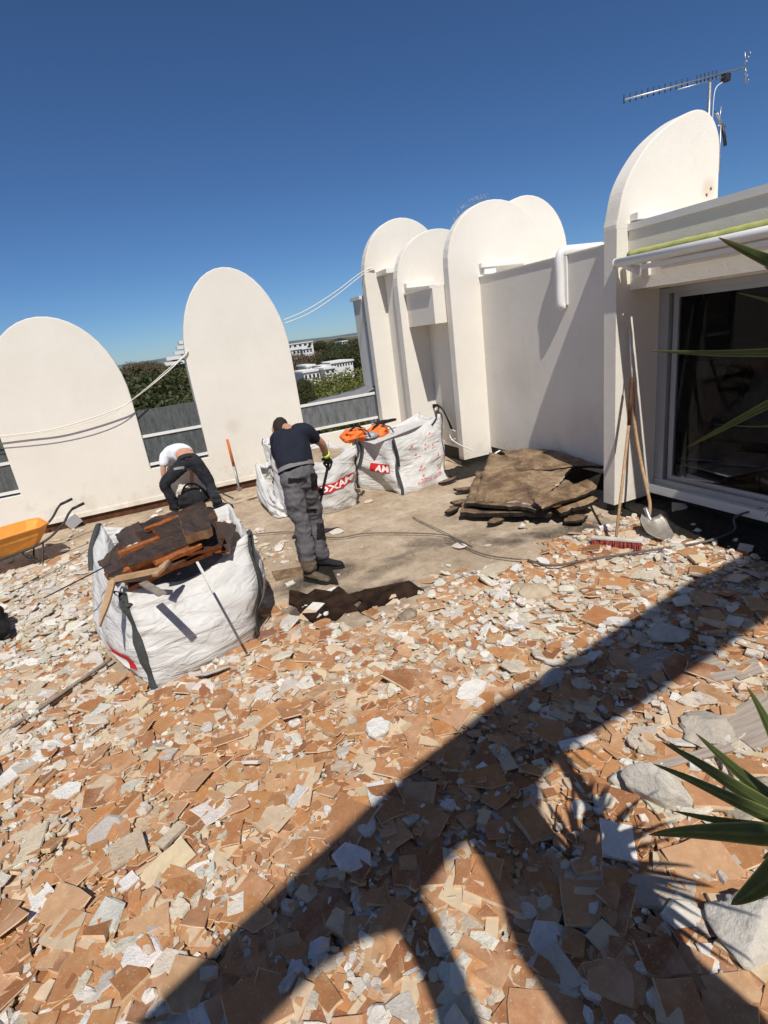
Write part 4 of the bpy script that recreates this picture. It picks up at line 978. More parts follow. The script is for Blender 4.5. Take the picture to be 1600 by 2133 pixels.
# fine mortar dust lying between and over the lower pieces
def dust_sheet():
    hb = heap.copy()
    for _ in range(3):
        hb = (hb+np.roll(hb, 1, 0)+np.roll(hb, -1, 0)+np.roll(hb, 1, 1)+np.roll(hb, -1, 1))/5
    st = .03; nx = int(11.2/st); ny = int(9.1/st); idx = -np.ones((nx, ny), int); V = []
    for i in range(nx):
        for j in range(ny):
            x = -6+i*st; y = .25+j*st
            if not visible(x, y, 120): continue
            k = allowed(x, y); a_, b_ = hcell(x, y); h_ = min(.075, hb[a_, b_])
            n_ = noise.noise(Vector((x*1.4, y*1.4, 2)))*.016+noise.noise(Vector((x*6, y*6, 4)))*.010+noise.noise(Vector((x*19, y*19, 6)))*.006
            z = ground_h(x, y)+h_*.78+n_-.003-.007*min(1, max(0, (3.6-y)/1.5)) if k >= 1 else ground_h(x, y)-.012
            idx[i, j] = len(V); V.append((x, y, z))
    T = [(idx[i, j], idx[i+1, j], idx[i+1, j+1], idx[i, j+1]) for i in range(nx-1) for j in range(ny-1) if min(idx[i, j], idx[i+1, j], idx[i+1, j+1], idx[i, j+1]) >= 0]
    me = fast_mesh('mortar_dust', V, T, ['dust']); me.polygons.foreach_set('use_smooth', [True]*len(T)); return me
o = bpy.data.objects.new('mortar_dust', dust_sheet()); COL.objects.link(o); tag(o, 'fine sandy mortar dust filling the gaps in the rubble', 'dust', None, 'stuff')
# crumbs
rs = np.random.RandomState(4)
def crumbs(n, smin, smax, seed, zmax=.02):
    rs = np.random.RandomState(seed); out = []
    while len(out) < n:
        if rs.rand() < .75:
            p = onz(rs.uniform(-150, 1750), rs.uniform(1040, 2280)); x, y = p.x, p.y
        else: x, y = rs.uniform(-6, 5), rs.uniform(.3, 9.3)
        if not visible(x, y): continue
        k = allowed(x, y); k = .13 if k < .13 and y < 9.3 and x < 4.9 else max(k, .5)
        if k == .13 and any(pip(x, y, b) for b in BAGS): continue
        if rs.rand() > k: continue
        i, j = hcell(x, y); out.append((x, y, ground_h(x, y)+min(.07, heap[i, j]*.8)*rs.uniform(.2, 1)))
    C = np.array(out); m_ = len(C)
    base = np.array([(1, 0, 0), (-1, 0, 0), (0, 1, 0), (0, -1, 0), (0, 0, 1), (0, 0, -1)], float)
    T = np.array([(0, 2, 4), (2, 1, 4), (1, 3, 4), (3, 0, 4), (2, 0, 5), (1, 2, 5), (3, 1, 5), (0, 3, 5)])
    s = np.exp(rs.uniform(math.log(smin), math.log(smax), (m_, 1, 1))); q = rs.normal(size=(m_, 3, 3)); q, _ = np.linalg.qr(q)
    B_ = base[None]*rs.uniform(.5, 1.3, (m_, 6, 1))*np.array([1, .8, .5])
    V = np.einsum('nij,nkj->nki', q, B_)*s; V[..., 2] *= .75; V += C[:, None]
    V[..., 2] += s[:, :, 0]*.2
    Fc = (T[None]+np.arange(m_)[:, None, None]*6).reshape(-1, 3)
    pal = np.array([(.70, .64, .54), (.60, .50, .38), (.76, .72, .65), (.48, .24, .10), (.48, .36, .24), (.62, .52, .40)]); c = pal[rs.choice(6, m_, p=[.24, .2, .14, .16, .12, .14])]*rs.uniform(.8, 1.1, (m_, 1))
    return V.reshape(-1, 3), Fc, np.repeat(c, 6, 0)
V, Fc, c = crumbs(120000, .0025, .012, 5)
o = bpy.data.objects.new('rubble_crumbs', fast_mesh('rubble_crumbs', V, Fc, ['plaster'], c)); COL.objects.link(o)
tag(o, 'small crumbs of screed and tile between the larger pieces', 'rubble', None, 'stuff')

MAT['pit'] = simple('torn_brown_bitumen', (.030, .017, .011), .85, .8, 7, 30, .9, .02, spec=.1)
# bitumen left bare in the cleared part, and along the wall foot
def patch(name, pts, z, mat, label, cat, seed, amp=.03, kind=None):
    P = [onz(*p, z) for p in pts]; Q = []
    for i in range(len(P)):
        a, b = P[i], P[(i+1) % len(P)]
        for k in range(8):
            t = k/8; q = a.lerp(b, t); Q.append((q.x+amp*noise.noise(Vector((q.x*6, q.y*6, seed))), q.y+amp*noise.noise(Vector((q.x*6, q.y*6, seed+9)))))
    mb = MB().prism(Q, .018-.02, z, 'z'); o = obj(name, mb, mat); return tag(o, label, cat, None, kind)
patch('bitumen_patch', [(735, 1240), (760, 1226), (800, 1221), (850, 1209), (884, 1228), (846, 1242), (820, 1246), (800, 1258), (770, 1262), (752, 1274), (744, 1266), (756, 1252)], .024, 'pit', 'dark brown bare bitumen hole beside the worker\'s boots', 'bitumen patch', 3, .012)
patch('bitumen_patch', [(603, 1228), (640, 1236), (655, 1226), (690, 1232), (705, 1222), (728, 1236), (748, 1230), (752, 1246), (735, 1256), (745, 1268), (715, 1275), (700, 1290), (672, 1284), (655, 1296), (630, 1280), (618, 1262), (600, 1256)], .020, 'pit', 'ragged black bitumen area under the white rectangle by the worker', 'bitumen patch', 13, .02)
patch('bitumen_sheet', [(566, 1190), (628, 1180), (634, 1192), (574, 1206)], .03, 'sheet', 'small square of grey bitumen left of the worker\'s boots', 'bitumen sheet', 5, .01)
patch('bitumen_sheet', [(650, 1178), (690, 1180), (705, 1215), (660, 1212)], .028, 'black_bitumen', 'dark bitumen sheet lifting under the worker\'s toe', 'bitumen sheet', 6, .01)
mb = MB(); V = []; nx, ny = 60, 8
for i in range(nx):
    for j in range(ny):
        y = 1.5+2.95*i/(nx-1); x = 4.42+.60*j/(ny-1)+.05*noise.noise(Vector((y*4, 0, 3)))*(j == 0); V.append((x, y, (.022 if j else -.02)+.035*abs(noise.noise(Vector((x*9, y*9, 2))))+.05*(j/ny)**2))
mb.add(V, [(i*ny+j, (i+1)*ny+j, (i+1)*ny+j+1, i*ny+j+1) for i in range(nx-1) for j in range(ny-1)], 0, True)
o = obj('bitumen_upstand', mb, 'black_bitumen'); tag(o, 'black torn bitumen strip along the foot of the door wall', 'bitumen strip')
mb = MB(); V = []
for i in range(nx):
    for j in range(ny):
        x = 3.9+1.0*i/(nx-1); y = 6.9+.62*j/(ny-1); V.append((x, y, .02+.06*abs(noise.noise(Vector((x*7, y*7, 5))))*(1 if 0 < j else 0)))
mb.add(V, [(i*ny+j, (i+1)*ny+j, (i+1)*ny+j+1, i*ny+j+1) for i in range(nx-1) for j in range(ny-1)], 0, True)
o = obj('bitumen_upstand', mb, 'black_bitumen'); tag(o, 'black bitumen lining at the foot of the double-lobed fin', 'bitumen strip')
# ================================================================ BAGS
def bulk_bag(name, label, group, bottom, top, bulge, seed, loc, slump=.03, fill=None, straps=(0, 1, 2, 3), lin=.16, wr=1.):
    """bottom/top: four corners counter-clockwise starting at the front-left; sides bellied and creased"""
    t = thing(name, label, 'bulk bag', loc, group)
    NS, NV = 22, 26; per = 4*NS; Bt = [Vector(p) for p in bottom]; Tp = [Vector(p) for p in top]; cB = sum(Bt, Vector())/4
    def surf(u, v, extra=0.):
        u = u % 4; s = int(u); f = u-s
        b = Bt[s].lerp(Bt[(s+1) % 4], f); q = Tp[s].lerp(Tp[(s+1) % 4], f)
        p = b.lerp(q, v); out = Vector((p.x-cB.x, p.y-cB.y, 0)).normalized()
        e = Bt[(s+1) % 4]-Bt[s]; nrm = Vector((e.y, -e.x, 0)).normalized()
        nrm = (nrm*.7+out*.5).normalized()
        mid = math.sin(math.pi*f)
        k = bulge*(math.sin(math.pi*min(1, v*1.02))**.7)*(.5+.5*mid) - .05*(1-mid)**4*math.sin(math.pi*v)
        # long creases run across each side, small puckers near the bottom
        z = p.z
        k += wr*.055*noise.noise(Vector((u*1.3+seed, v*2.2, seed)))+wr*.030*(1-abs(noise.noise(Vector((u*1.6+seed, v*3.6+u*1.6, seed+4))))*3.0)
        k += wr*.010*noise.noise(Vector((u*5, v*9-u*2, seed+7)))
        p = p+nrm*k+out*extra
        p.z = max(.004, z-slump*mid*v*v*2.2*(1+.6*noise.noise(Vector((u*3, 1, seed)))))
        return p, nrm
    V = []; Fc = []
    for j in range(NV+1):
        for i in range(per): V.append(surf(i/NS, j/NV)[0])
    for j in range(NV):
        for i in range(per): Fc.append((j*per+i, j*per+(i+1) % per, (j+1)*per+(i+1) % per, (j+1)*per+i))
    # the lining folds over and goes down inside
    for r_, (inn, dn) in enumerate(((.012, -.004), (.03, .03), (.05, .09), (.07, lin))):
        for i in range(per):
            p, n_ = surf(i/NS, 1); V.append(p-n_*(inn+.012*noise.noise(Vector((i*.3, r_, seed))))-Vector((0, 0, dn)))
    for r_ in range(4):
        a = (NV+r_)*per
        for i in range(per): Fc.append((a+i, a+(i+1) % per, a+per+(i+1) % per, a+per+i))
    obj('sack', MB().add(V, Fc, 0, True), 'sack', t, recalc=False)
    # bottom
    mb = MB().add([V[i] for i in range(per)], [list(range(per))[::-1]]); obj('base', mb, 'sack', t, recalc=False)
    for s in straps:
        w_ = .021; Vv = []; n_ = 20
        for j in range(n_+1):
            for du in (-w_, 0, w_):
                p, nn = surf(s+du+.008*math.sin(j*.5+seed), j/n_, .020+.008*(du == 0)); Vv.append(p)
        obj('strap', MB().add(Vv, [(j*3+q, j*3+q+1, j*3+q+4, j*3+q+3) for j in range(n_) for q in (0, 1)], 0, True), 'strap', t, recalc=False)
    t['_'] = 0; del t['_']
    return t, surf
def ribbon(pts, w, mat, name, par, up=Vector((0, 0, 1)), th=.004):
    P = catmull(pts, 6); V = []; 
    for i, p in enumerate(P):
        tg = (P[min(i+1, len(P)-1)]-P[max(0, i-1)]).normalized(); sd = tg.cross(up)
        sd = sd.normalized() if sd.length > .01 else Vector((1, 0, 0)); n_ = tg.cross(sd)*th/2
        V += [p-sd*w/2-n_, p+sd*w/2-n_, p+sd*w/2+n_, p-sd*w/2+n_]
    Fc = [[i*4+k, i*4+(k+1) % 4, (i+1)*4+(k+1) % 4, (i+1)*4+k] for i in range(len(P)-1) for k in range(4)]
    return obj(name, MB().add(V, Fc, 0, True), mat, par)
def grid_print(surf, u0, u1, v0, v1, off, mat, name, par, rot=0.):
    n, m_ = 16, 8; V = []
    for j in range(m_+1):
        for i in range(n+1): V.append(surf(u0+(u1-u0)*i/n, v0+(v1-v0)*j/m_+rot*(i/n-.5), off)[0])
    return obj(name, MB().add(V, [(j*(n+1)+i, j*(n+1)+i+1, (j+1)*(n+1)+i+1, (j+1)*(n+1)+i) for j in range(m_) for i in range(n)], 0, True), mat, par, recalc=False)
def lettering(txt, surf, u0, u1, v0, v1, off, mat, par, rot=0., bold=.03, name='lettering', sub=3):
    cu = bpy.data.curves.new('t', 'FONT'); cu.body = txt; cu.offset = bold; cu.resolution_u = 2; cu.fill_mode = 'FRONT'
    to = bpy.data.objects.new('t', cu); COL.objects.link(to); bpy.context.view_layer.update()
    me = bpy.data.meshes.new_from_object(to.evaluated_get(bpy.context.evaluated_depsgraph_get())); bpy.data.objects.remove(to); bpy.data.curves.remove(cu)
    bm = bmesh.new(); bm.from_mesh(me); bmesh.ops.triangulate(bm, faces=bm.faces)
    for _ in range(sub):
        L = [e for e in bm.edges if e.calc_length() > .22]
        if L: bmesh.ops.subdivide_edges(bm, edges=L, cuts=1); bmesh.ops.triangulate(bm, faces=[f for f in bm.faces if len(f.verts) > 3])
    xs = [v.co.x for v in bm.verts]; ys = [v.co.y for v in bm.verts]; x0, x1, y0, y1 = min(xs), max(xs), min(ys), max(ys)
    for v in bm.verts:
        a = (v.co.x-x0)/(x1-x0); b = (v.co.y-y0)/(y1-y0); v.co = surf(u0+(u1-u0)*a, v0+(v1-v0)*b+rot*(a-.5), off)[0]
    bm.to_mesh(me); bm.free(); me.name = name; me.materials.clear(); me.materials.append(MAT[mat])
    o = bpy.data.objects.new(name, me); COL.objects.link(o)
    o.parent = par; me.transform(Matrix.Translation(-WORLD[par.name])); WORLD[o.name] = WORLD[par.name]; return o
grpb = 'white bulk bags on the terrace'
# --- front bag (A): corner pointing at the camera
tA = onz(262, 1212, .80); tB = onz(512, 1128, .86); tC = onz(468, 1052, .86); tD = onz(192, 1120, .86)
tC = Vector((.44, 5.65, .80)); tD = Vector((-.78, 5.55, .90))
bagA, sA = bulk_bag('bulk_bag', 'nearest white bulk bag overflowing with black tarred slabs', grpb,
    [(-.50, 3.90, 0), (.26, 4.10, 0), (.24, 5.05, 0), (-.88, 4.80, 0)], [(-.54, 4.10, .76), (.44, 4.38, .84), tC, tD], .16, 3.1, (-.1, 4.6, 0), .06, lin=.2, wr=.85)
# correct order: sides 0 = front face, 1 = right, 2 = back, 3 = left
grid_print(sA, 3.60, 3.88, .20, .36, .008, 'print_red', 'red_print', bagA, -.05)
grid_print(sA, 3.66, 3.82, .20, .30, .012, 'print_white', 'white_print', bagA, -.05)
ribbon([sA(0, 1.0, .0)[0]+Vector((0, 0, -.03)), sA(0, 1, .02)[0]+Vector((-.05, -.02, .02)), sA(0.02, .97, .03)[0]+Vector((-.02, 0, -.05)), sA(.03, .86, .03)[0]], .05, 'strap', 'lifting_loop', bagA)
ribbon([sA(1, 1, 0)[0], sA(1, 1, .02)[0]+Vector((.01, 0, .0)), sA(1, .8, .035)[0], sA(1, .42, .03)[0]], .06, 'strap', 'lifting_loop', bagA, Vector((1, .3, 0)))
ribbon([sA(3, 1, 0)[0]+Vector((0, 0, -.02)), sA(3, 1, .02)[0]+Vector((-.01, -.03, .0)), sA(3.06, .85, .03)[0], sA(3.08, .68, .02)[0]], .05, 'strap', 'lifting_loop', bagA, Vector((0, 1, 0)))
ribbon([sA(2, 1, 0)[0], sA(2, 1, .0)[0]+Vector((-.1, .0, .16)), sA(2, 1, .0)[0]+Vector((.06, -.05, .05))], .04, 'strap', 'lifting_loop', bagA)
mb = MB(); V = []
for j in range(14):
    for i in range(14):
        u = i/13; v = j/13; a = Vector((-.54, 4.10, 0)).lerp(Vector((.44, 4.38, 0)), u); b = Vector((-.80, 5.55, 0)).lerp(Vector((.42, 5.75, 0)), u); p = a.lerp(b, v)
        V.append((p.x, p.y, .60+.10*noise.noise(Vector((u*3, v*3, 1)))))
mb.add(V, [(j*14+i, j*14+i+1, (j+1)*14+i+1, (j+1)*14+i) for j in range(13) for i in range(13)], 0, True)
obj('filling', mb, 'slab', bagA)
# tarred slabs in it
def slab(px, py, z, w, h, th, rx, ry, rz, label, seed, mat='slab', edge='cork', name='tarred_slab', n=None):
    p = onz(px, py, z); rr = random.Random(seed); P = [(-w/2, -h/2), (w/2, -h/2), (w/2, h/2), (-w/2, h/2)]; Q = []
    for i in range(4):
        a, b = P[i], P[(i+1) % 4]
        for k in range(6):
            t_ = k/6; Q.append((a[0]+(b[0]-a[0])*t_+rr.uniform(-.02, .02)*min(1, w*2), a[1]+(b[1]-a[1])*t_+rr.uniform(-.02, .02)*min(1, h*3)))
    V = [(x, y, th/2+rr.uniform(-.006, .006)) for x, y in Q]+[(x*.98, y*.98, -th/2) for x, y in Q]; m_ = len(Q)
    M = Matrix.Rotation(rz, 3, 'Z') @ Matrix.Rotation(rx, 3, 'X') @ Matrix.Rotation(ry, 3, 'Y')
    V = [M @ Vector(v) for v in V]
    mb = MB().add(V, [list(range(m_))]+[[i, i+m_, (i+1) % m_+m_, (i+1) % m_] for i in range(m_)]+[[m_+i for i in range(m_)][::-1]]); mb.m = [0]+[1]*m_+[0]
    mb.v = [tuple(Vector(v)+p) for v in mb.v]
    o = obj(name, mb, [mat, edge]); return tag(o, label, 'slab', 'tarred slabs heaped in the nearest bag')
slab(318, 1118, .97, .50, .36, .05, .42, -.16, .20, 'largest black tarred slab on top of the nearest bag', 1)
slab(392, 1112, .99, .42, .34, .05, .50, -.02, .30, 'second large black slab at the right of the top', 21)
slab(350, 1140, .96, .60, .14, .05, .45, -.10, .24, 'narrow ragged black slab across the middle of the pile', 22)
slab(420, 1135, .92, .30, .12, .04, .6, .1, .2, 'rust-edged black piece right of the middle', 23)
slab(280, 1122, .99, .20, .22, .04, .7, -.4, .5, 'tilted brown-black piece at the upper left of the pile', 24)
slab(372, 1155, .93, .34, .05, .03, .3, -.1, .27, 'orange strip with a torn end in the middle of the pile', 25, 'cork', 'cork')
slab(300, 1172, .90, .30, .05, .03, .3, -.15, .22, 'orange strip low at the left of the pile', 26, 'cork', 'cork')
slab(365, 1090, 1.02, .62, .30, .04, .30, -.05, .25, 'upper brown-stained slab behind the largest one', 2)
slab(330, 1162, .88, .74, .12, .06, .2, -.1, .25, 'long orange-edged slab along the front of the pile', 3)
slab(350, 1168, .84, .66, .20, .05, .5, -.1, .28, 'black slab with a rough orange front edge', 4)
slab(300, 1178, .80, .36, .12, .05, .6, 0, .2, 'short black slab low at the left of the pile', 5)
slab(392, 1152, .85, .40, .16, .05, .35, -.15, .3, 'small tarred slab at the front right of the pile', 6)
slab(408, 1092, 1.10, .20, .24, .10, .55, 0, .05, 'upright brown block with a pale yellow edge at the top', 7, 'slab', 'wood')
slab(455, 1118, .90, .24, .26, .04, .6, .5, -.6, 'reddish slab leaning at the right corner of the bag', 8, 'slab', 'cork')
slab(470, 1120, .88, .10, .28, .02, .7, .3, -.5, 'bright orange cork strip at the right corner', 9, 'cork', 'wood')
slab(270, 1150, .90, .22, .36, .05, .2, -.5, .3, 'ragged black slab end at the left of the pile', 10)
slab(345, 1088, 1.06, .34, .05, .03, .2, -.05, .35, 'thin orange strip lying on the top slab', 11, 'cork', 'cork')
slab(250, 1168, .86, .26, .20, .05, .7, -.6, .5, 'crumbling brown-edged slab against the left lining', 14)
slab(425, 1138, .88, .22, .16, .04, .2, .3, .1, 'dark broken slab below the reddish leaning one', 15)
slab(310, 1130, .99, .44, .05, .03, .15, -.12, .12, 'narrow orange streaked strip across the largest slab', 16, 'cork', 'cork')
slab(285, 1148, .95, .10, .16, .03, .3, -.1, .5, 'pale flaky scrap at the left end of the largest slab', 17, 'board', 'wood')
slab(385, 1162, .80, .28, .12, .04, .5, 0, .35, 'small dark slab under the pointed stick', 12)
def stick(pa, za, pb, zb, w, mat, label, name='wooden_stick', cat='stick', th=None, ta=None):
    a = onz(*pa, za) if len(pa) == 2 else Vector(pa); b = onz(*pb, zb) if len(pb) == 2 else Vector(pb); d = b-a; L = d.length; q = d.to_track_quat('X', 'Z').to_matrix()
    mb = MB(); V = []; n_ = 7
    for i in range(n_+1):
        t_ = i/n_; ww = w*(1 if ta is None or t_ < .6 else 1-(t_-.6)/.4*ta); hh = (th or w*.4)
        c = a+d*t_+Vector((0, 0, .004*noise.noise(Vector((i, w*90, 0)))))
        V += [c+q @ Vector((0, sy*ww/2, sz*hh/2)) for sy, sz in ((-1, -1), (1, -1), (1, 1), (-1, 1))]
    Fc = [[i*4+k, i*4+(k+1) % 4, (i+1)*4+(k+1) % 4, (i+1)*4+k] for i in range(n_) for k in range(4)]+[[0, 1, 2, 3], [n_*4+3, n_*4+2, n_*4+1, n_*4]]
    o = obj(name, mb.add(V, Fc), mat); return tag(o, label, cat)
stick((236, 1204), .86, (208, 1304), .66, .05, 'wood', 'pointed yellow-brown stake hanging over the left front of the bag', ta=.85, th=.02)
stick((240, 1206), .88, (328, 1188), .90, .045, 'wood', 'broken brown batten lying across the front of the slabs', th=.03)
stick((322, 1198), .90, (352, 1168), .93, .05, 'wood', 'pale splintered batten end pointing up from the slabs', th=.02, ta=.6)
stick((298, 1214), .86, (338, 1238), .88, .055, 'old_wood', 'short grey plank poking out over the front rim of the bag', th=.014)
stick((411, 1172), .86, (445, 1232), .90, .018, 'rope', 'thin pale stick leaning out over the front of the bag', th=.012)
stick((230, 1175), .90, (-1.2, 4.75, .62), .5, .012, 'dark_metal', 'thin dark rod sticking out of the bag to the left', th=.010)

# --- bag B behind the standing worker
bagB, sB = bulk_bag('bulk_bag', 'middle white bulk bag with red lettering behind the standing worker', grpb,
    [(1.42, 6.75, 0), (2.28, 7.0, 0), (2.10, 8.0, 0), (1.26, 7.8, 0)], [(1.50, 6.85, .80), (2.42, 7.05, .84), (2.28, 7.95, .80), (1.42, 7.95, .84)], .07, 9.2, (1.8, 7.3, 0), .04, lin=.12, wr=1.2)
grid_print(sB, .08, .90, .42, .58, .010, 'print_red', 'red_print', bagB, .02)
lettering('ROXAM', sB, .11, .88, .445, .56, .016, 'print_white', bagB, .02)
ribbon([sB(1, .98, .0)[0], sB(1, 1, .05)[0]+Vector((-.03, 0, .06)), sB(1, .9, .06)[0], sB(1, .6, .05)[0]], .08, 'strap', 'lifting_loop', bagB, Vector((1, .3, 0)))
V = []
for j in range(16):
    for i in range(16):
        u = i/15; v = j/15; p = Vector((1.47, 6.88, 0)).lerp(Vector((2.40, 7.08, 0)), u).lerp(Vector((1.42, 7.93, 0)).lerp(Vector((2.27, 7.93, 0)), u), v)
        V.append((p.x, p.y, .70+.10*math.sin(math.pi*u)*math.sin(math.pi*v)+.05*noise.noise(Vector((u*6, v*6, 1)))))
obj('filling', MB().add(V, [(j*16+i, j*16+i+1, (j+1)*16+i+1, (j+1)*16+i) for j in range(15) for i in range(15)], 0, True), 'ground', bagB)
# slumped sack end at the worker's left and the empty sack behind
bagD, sD = bulk_bag('bulk_bag', 'slumped white bag seen to the left of the standing worker', grpb,
    [(1.16, 7.3, 0), (1.40, 7.2, 0), (1.34, 8.55, 0), (1.14, 8.4, 0)], [(1.22, 7.35, .26), (1.40, 7.3, .3), (1.5, 8.5, .62), (1.24, 8.6, .55)], .07, 4.4, (1.3, 7.9, 0), .02, straps=(2,), lin=.04)
bagE, sE = bulk_bag('bulk_bag', 'furthest white bag standing against the parapet behind the worker', grpb,
    [(1.45, 8.35, 0), (2.3, 8.35, 0), (2.3, 9.0, 0), (1.5, 9.0, 0)], [(1.5, 8.4, .80), (2.35, 8.4, .74), (2.35, 9.0, .76), (1.52, 9.0, .86)], .06, 6.4, (1.9, 8.7, 0), .03, straps=(0, 3), lin=.08)
mb = MB(); V = [(1.5+.85*i/7, 8.42+.58*j/5, .74+.03*noise.noise(Vector((i, j, 2.5)))) for j in range(6) for i in range(8)]
obj('filling', mb.add(V, [(j*8+i, j*8+i+1, (j+1)*8+i+1, (j+1)*8+i) for j in range(5) for i in range(7)], 0, True), 'sack', bagE)
# --- bag C to the right
bagC, sC = bulk_bag('bulk_bag', 'right-hand white bulk bag with a red name box and pictograms', grpb,
    [(2.98, 6.92, 0), (3.86, 7.12, 0), (3.95, 7.72, 0), (2.62, 7.72, 0)], [(3.02, 7.08, .80), (4.02, 7.50, .96), (3.9, 8.0, .94), (2.66, 7.86, .80)], .05, 12.7, (3.2, 7.4, 0), .03, lin=.1, wr=1.1)
grid_print(sC, 3.42, 3.86, .40, .56, .008, 'print_red', 'red_print', bagC, .0)
lettering('AM', sC, 3.54, 3.84, .42, .54, .014, 'print_white', bagC, .0)
lettering('MANIPULER AVEC SOIN', sC, .30, .86, .10, .15, .008, 'print_pink', bagC, .02, .01, 'small_lettering', 1)
random.seed(9)
for k, (u, v) in enumerate([(.28, .80), (.36, .60), (.40, .38), (.42, .22), (.66, .84), (.72, .62), (.78, .44), (.80, .26), (.55, .70)]):
    V = []; n_ = 10; r_ = .02
    for i in range(n_): a = 2*math.pi*i/n_; V.append(sC(u+r_*math.cos(a), v+r_*1.1*math.sin(a), .008)[0])
    obj('pictogram', MB().add(V, [list(range(n_))], 0), 'print_pink', bagC, recalc=False)
    for q in range(3):
        uu = u-.05+.045*q; vv = v-.05-.02*random.random()
        grid_print(sC, uu, uu+.035, vv, vv+.008+.02*random.random(), .008, 'print_pink', 'pictogram', bagC, random.uniform(-.02, .02))
ribbon([sC(1, .98, .0)[0], sC(1, 1, .03)[0]+Vector((-.12, -.05, .05)), sC(.85, 1, .03)[0]+Vector((0, 0, -.02)), sC(.75, .92, .02)[0]], .035, 'strap', 'lifting_loop', bagC, Vector((0, 1, 0)))
ribbon([sC(0, .98, .0)[0], sC(0, .95, .05)[0]+Vector((0, 0, .02)), sC(0.03, .75, .06)[0], sC(0.03, .5, .04)[0]], .075, 'strap', 'lifting_loop', bagC, Vector((1, .3, 0)))
V = [(Vector((2.75, 7.2, .76)).lerp(Vector((3.95, 7.55, .86)), i/9).lerp(Vector((2.72, 7.85, .76)).lerp(Vector((3.88, 7.95, .84)), i/9), j/5)) for j in range(6) for i in range(10)]
obj('filling', MB().add(V, [(j*10+i, j*10+i+1, (j+1)*10+i+1, (j+1)*10+i) for j in range(5) for i in range(9)], 0, True), 'sack', bagC)
# orange sacks
def lump(name, label, cat, c, d, seed, mat, group=None, rz=0., amp=.35, tilt=0., parent=None):
    bm = bmesh.new(); bmesh.ops.create_icosphere(bm, subdivisions=4, radius=1)
    M = Matrix.Rotation(rz, 3, 'Z') @ Matrix.Rotation(tilt, 3, 'X')
    for v in bm.verts:
        q = v.co.copy(); k = 1+amp*noise.noise(q*1.6+Vector((seed, 0, 0)))+amp*.45*(1-2.4*abs(noise.noise(q*3.3+Vector((0, seed, 0)))))+.06*noise.noise(q*9)
        v.co = M @ Vector((q.x*d[0]*k, q.y*d[1]*k, q.z*d[2]*k)) + Vector(c)
    me = bpy.data.meshes.new(name); bm.to_mesh(me); bm.free(); me.polygons.foreach_set('use_smooth', [True]*len(me.polygons)); me.materials.append(MAT[mat])
    o = obj(name, me, None, parent)
    return tag(o, label, cat, group) if parent is None else o
p = onz(748, 905, .92); q = onz(795, 905, .93)
for nm, lab, c, d, sd in (('a', 'left-hand crumpled orange tarpaulin sack lying on the bags', (2.64, 7.66, .86), (.20, .15, .10), 2), ('b', 'right-hand crumpled orange sack beside the first one', (3.02, 7.66, .85), (.16, .13, .09), 6)):
    s_ = thing('orange_sack', lab, 'sack', (c[0], c[1], c[2]-.1), 'orange sacks on the bags')
    lump('body', None, None, c, d, sd, 'orange_bag', None, .3, .42, .1, s_)
    ribbon([Vector(c)+Vector((-d[0]*.9, -.05, 0)), Vector(c)+Vector((-.08, -.10, d[2]*1.15)), Vector(c)+Vector((.05, -.05, d[2]*1.3)), Vector(c)+Vector((d[0]*.9, -.02, .03))], .028, 'black_cloth', 'strap', s_, Vector((0, 1, 0)))
    ribbon([Vector(c)+Vector((.02, -.1, d[2])), Vector(c)+Vector((.12, -.18, d[2]*.7)), Vector(c)+Vector((.16, -.22, -.03))], .02, 'strap', 'loop', s_, Vector((0, 1, 0)))
lump('crumpled_liner', 'grey crumpled liner between the two orange sacks', 'sack', (2.84, 7.55, .83), (.10, .10, .05), 8, 'alu')
lump('black_strap_bundle', 'black strap bundle lying behind the right-hand orange sack', 'strap', (3.2, 7.78, .95), (.2, .05, .03), 9, 'black_cloth', None, .1)

# ================================================================ PILE OF OLD ROOFING FELT
def felt(pts, z0s, th, label, seed, mat='sheet', edge='black_bitumen', curl=.0, sag=.0):
    """four ground-plan corners with their heights, bent sheet with a torn rim"""
    P = [Vector(p) for p in pts]; n_ = 18; V = []
    for j in range(n_+1):
        for i in range(n_+1):
            u = i/n_; v = j/n_; a = (.05*noise.noise(Vector((v*7, seed, 1)))+.03*noise.noise(Vector((v*19, seed, 2))))*(1 if i in (0, n_) else 0)
            b = (.05*noise.noise(Vector((u*9, seed, 5)))+.03*noise.noise(Vector((u*23, seed, 6))))*(1 if j in (0, n_) else 0)
            p = P[0].lerp(P[1], u+a).lerp(P[3].lerp(P[2], u+a), v+b)
            p.z += .030*noise.noise(Vector((u*2.2+seed, v*2.2, 1)))+.006*noise.noise(Vector((u*9+seed, v*9, 1)))-curl*max(0, .2-v)**2*10-sag*math.sin(math.pi*u)
            V.append(p)
    m_ = len(V); V2 = V+[p-Vector((0, 0, th)) for p in V]; N1 = n_+1
    top = [(j*N1+i, j*N1+i+1, (j+1)*N1+i+1, (j+1)*N1+i) for j in range(n_) for i in range(n_)]
    ring = [i for i in range(N1)]+[j*N1+n_ for j in range(1, N1)]+[n_*N1+i for i in range(n_-1, -1, -1)]+[j*N1 for j in range(n_-1, 0, -1)]
    mb = MB().add(V2, top, 0, True)
    for f in top: mb.f.append([q+m_ for q in f][::-1]); mb.m.append(1); mb.sm.append(True)
    for k in range(len(ring)):
        a, b = ring[k], ring[(k+1) % len(ring)]; mb.f.append([a, a+m_, b+m_, b]); mb.m.append(1); mb.sm.append(False)
    o = obj('felt_sheet', mb, [mat, edge]); return tag(o, label, 'roofing felt', 'old roofing felt stacked by the wall')
O = onz
felt([O(1130, 1060, .24), O(1240, 1020, .26), O(1255, 985, .30), O(1110, 1040, .30)], 0, .03, 'dark felt offcut sticking out at the lower right of the stack', 31)
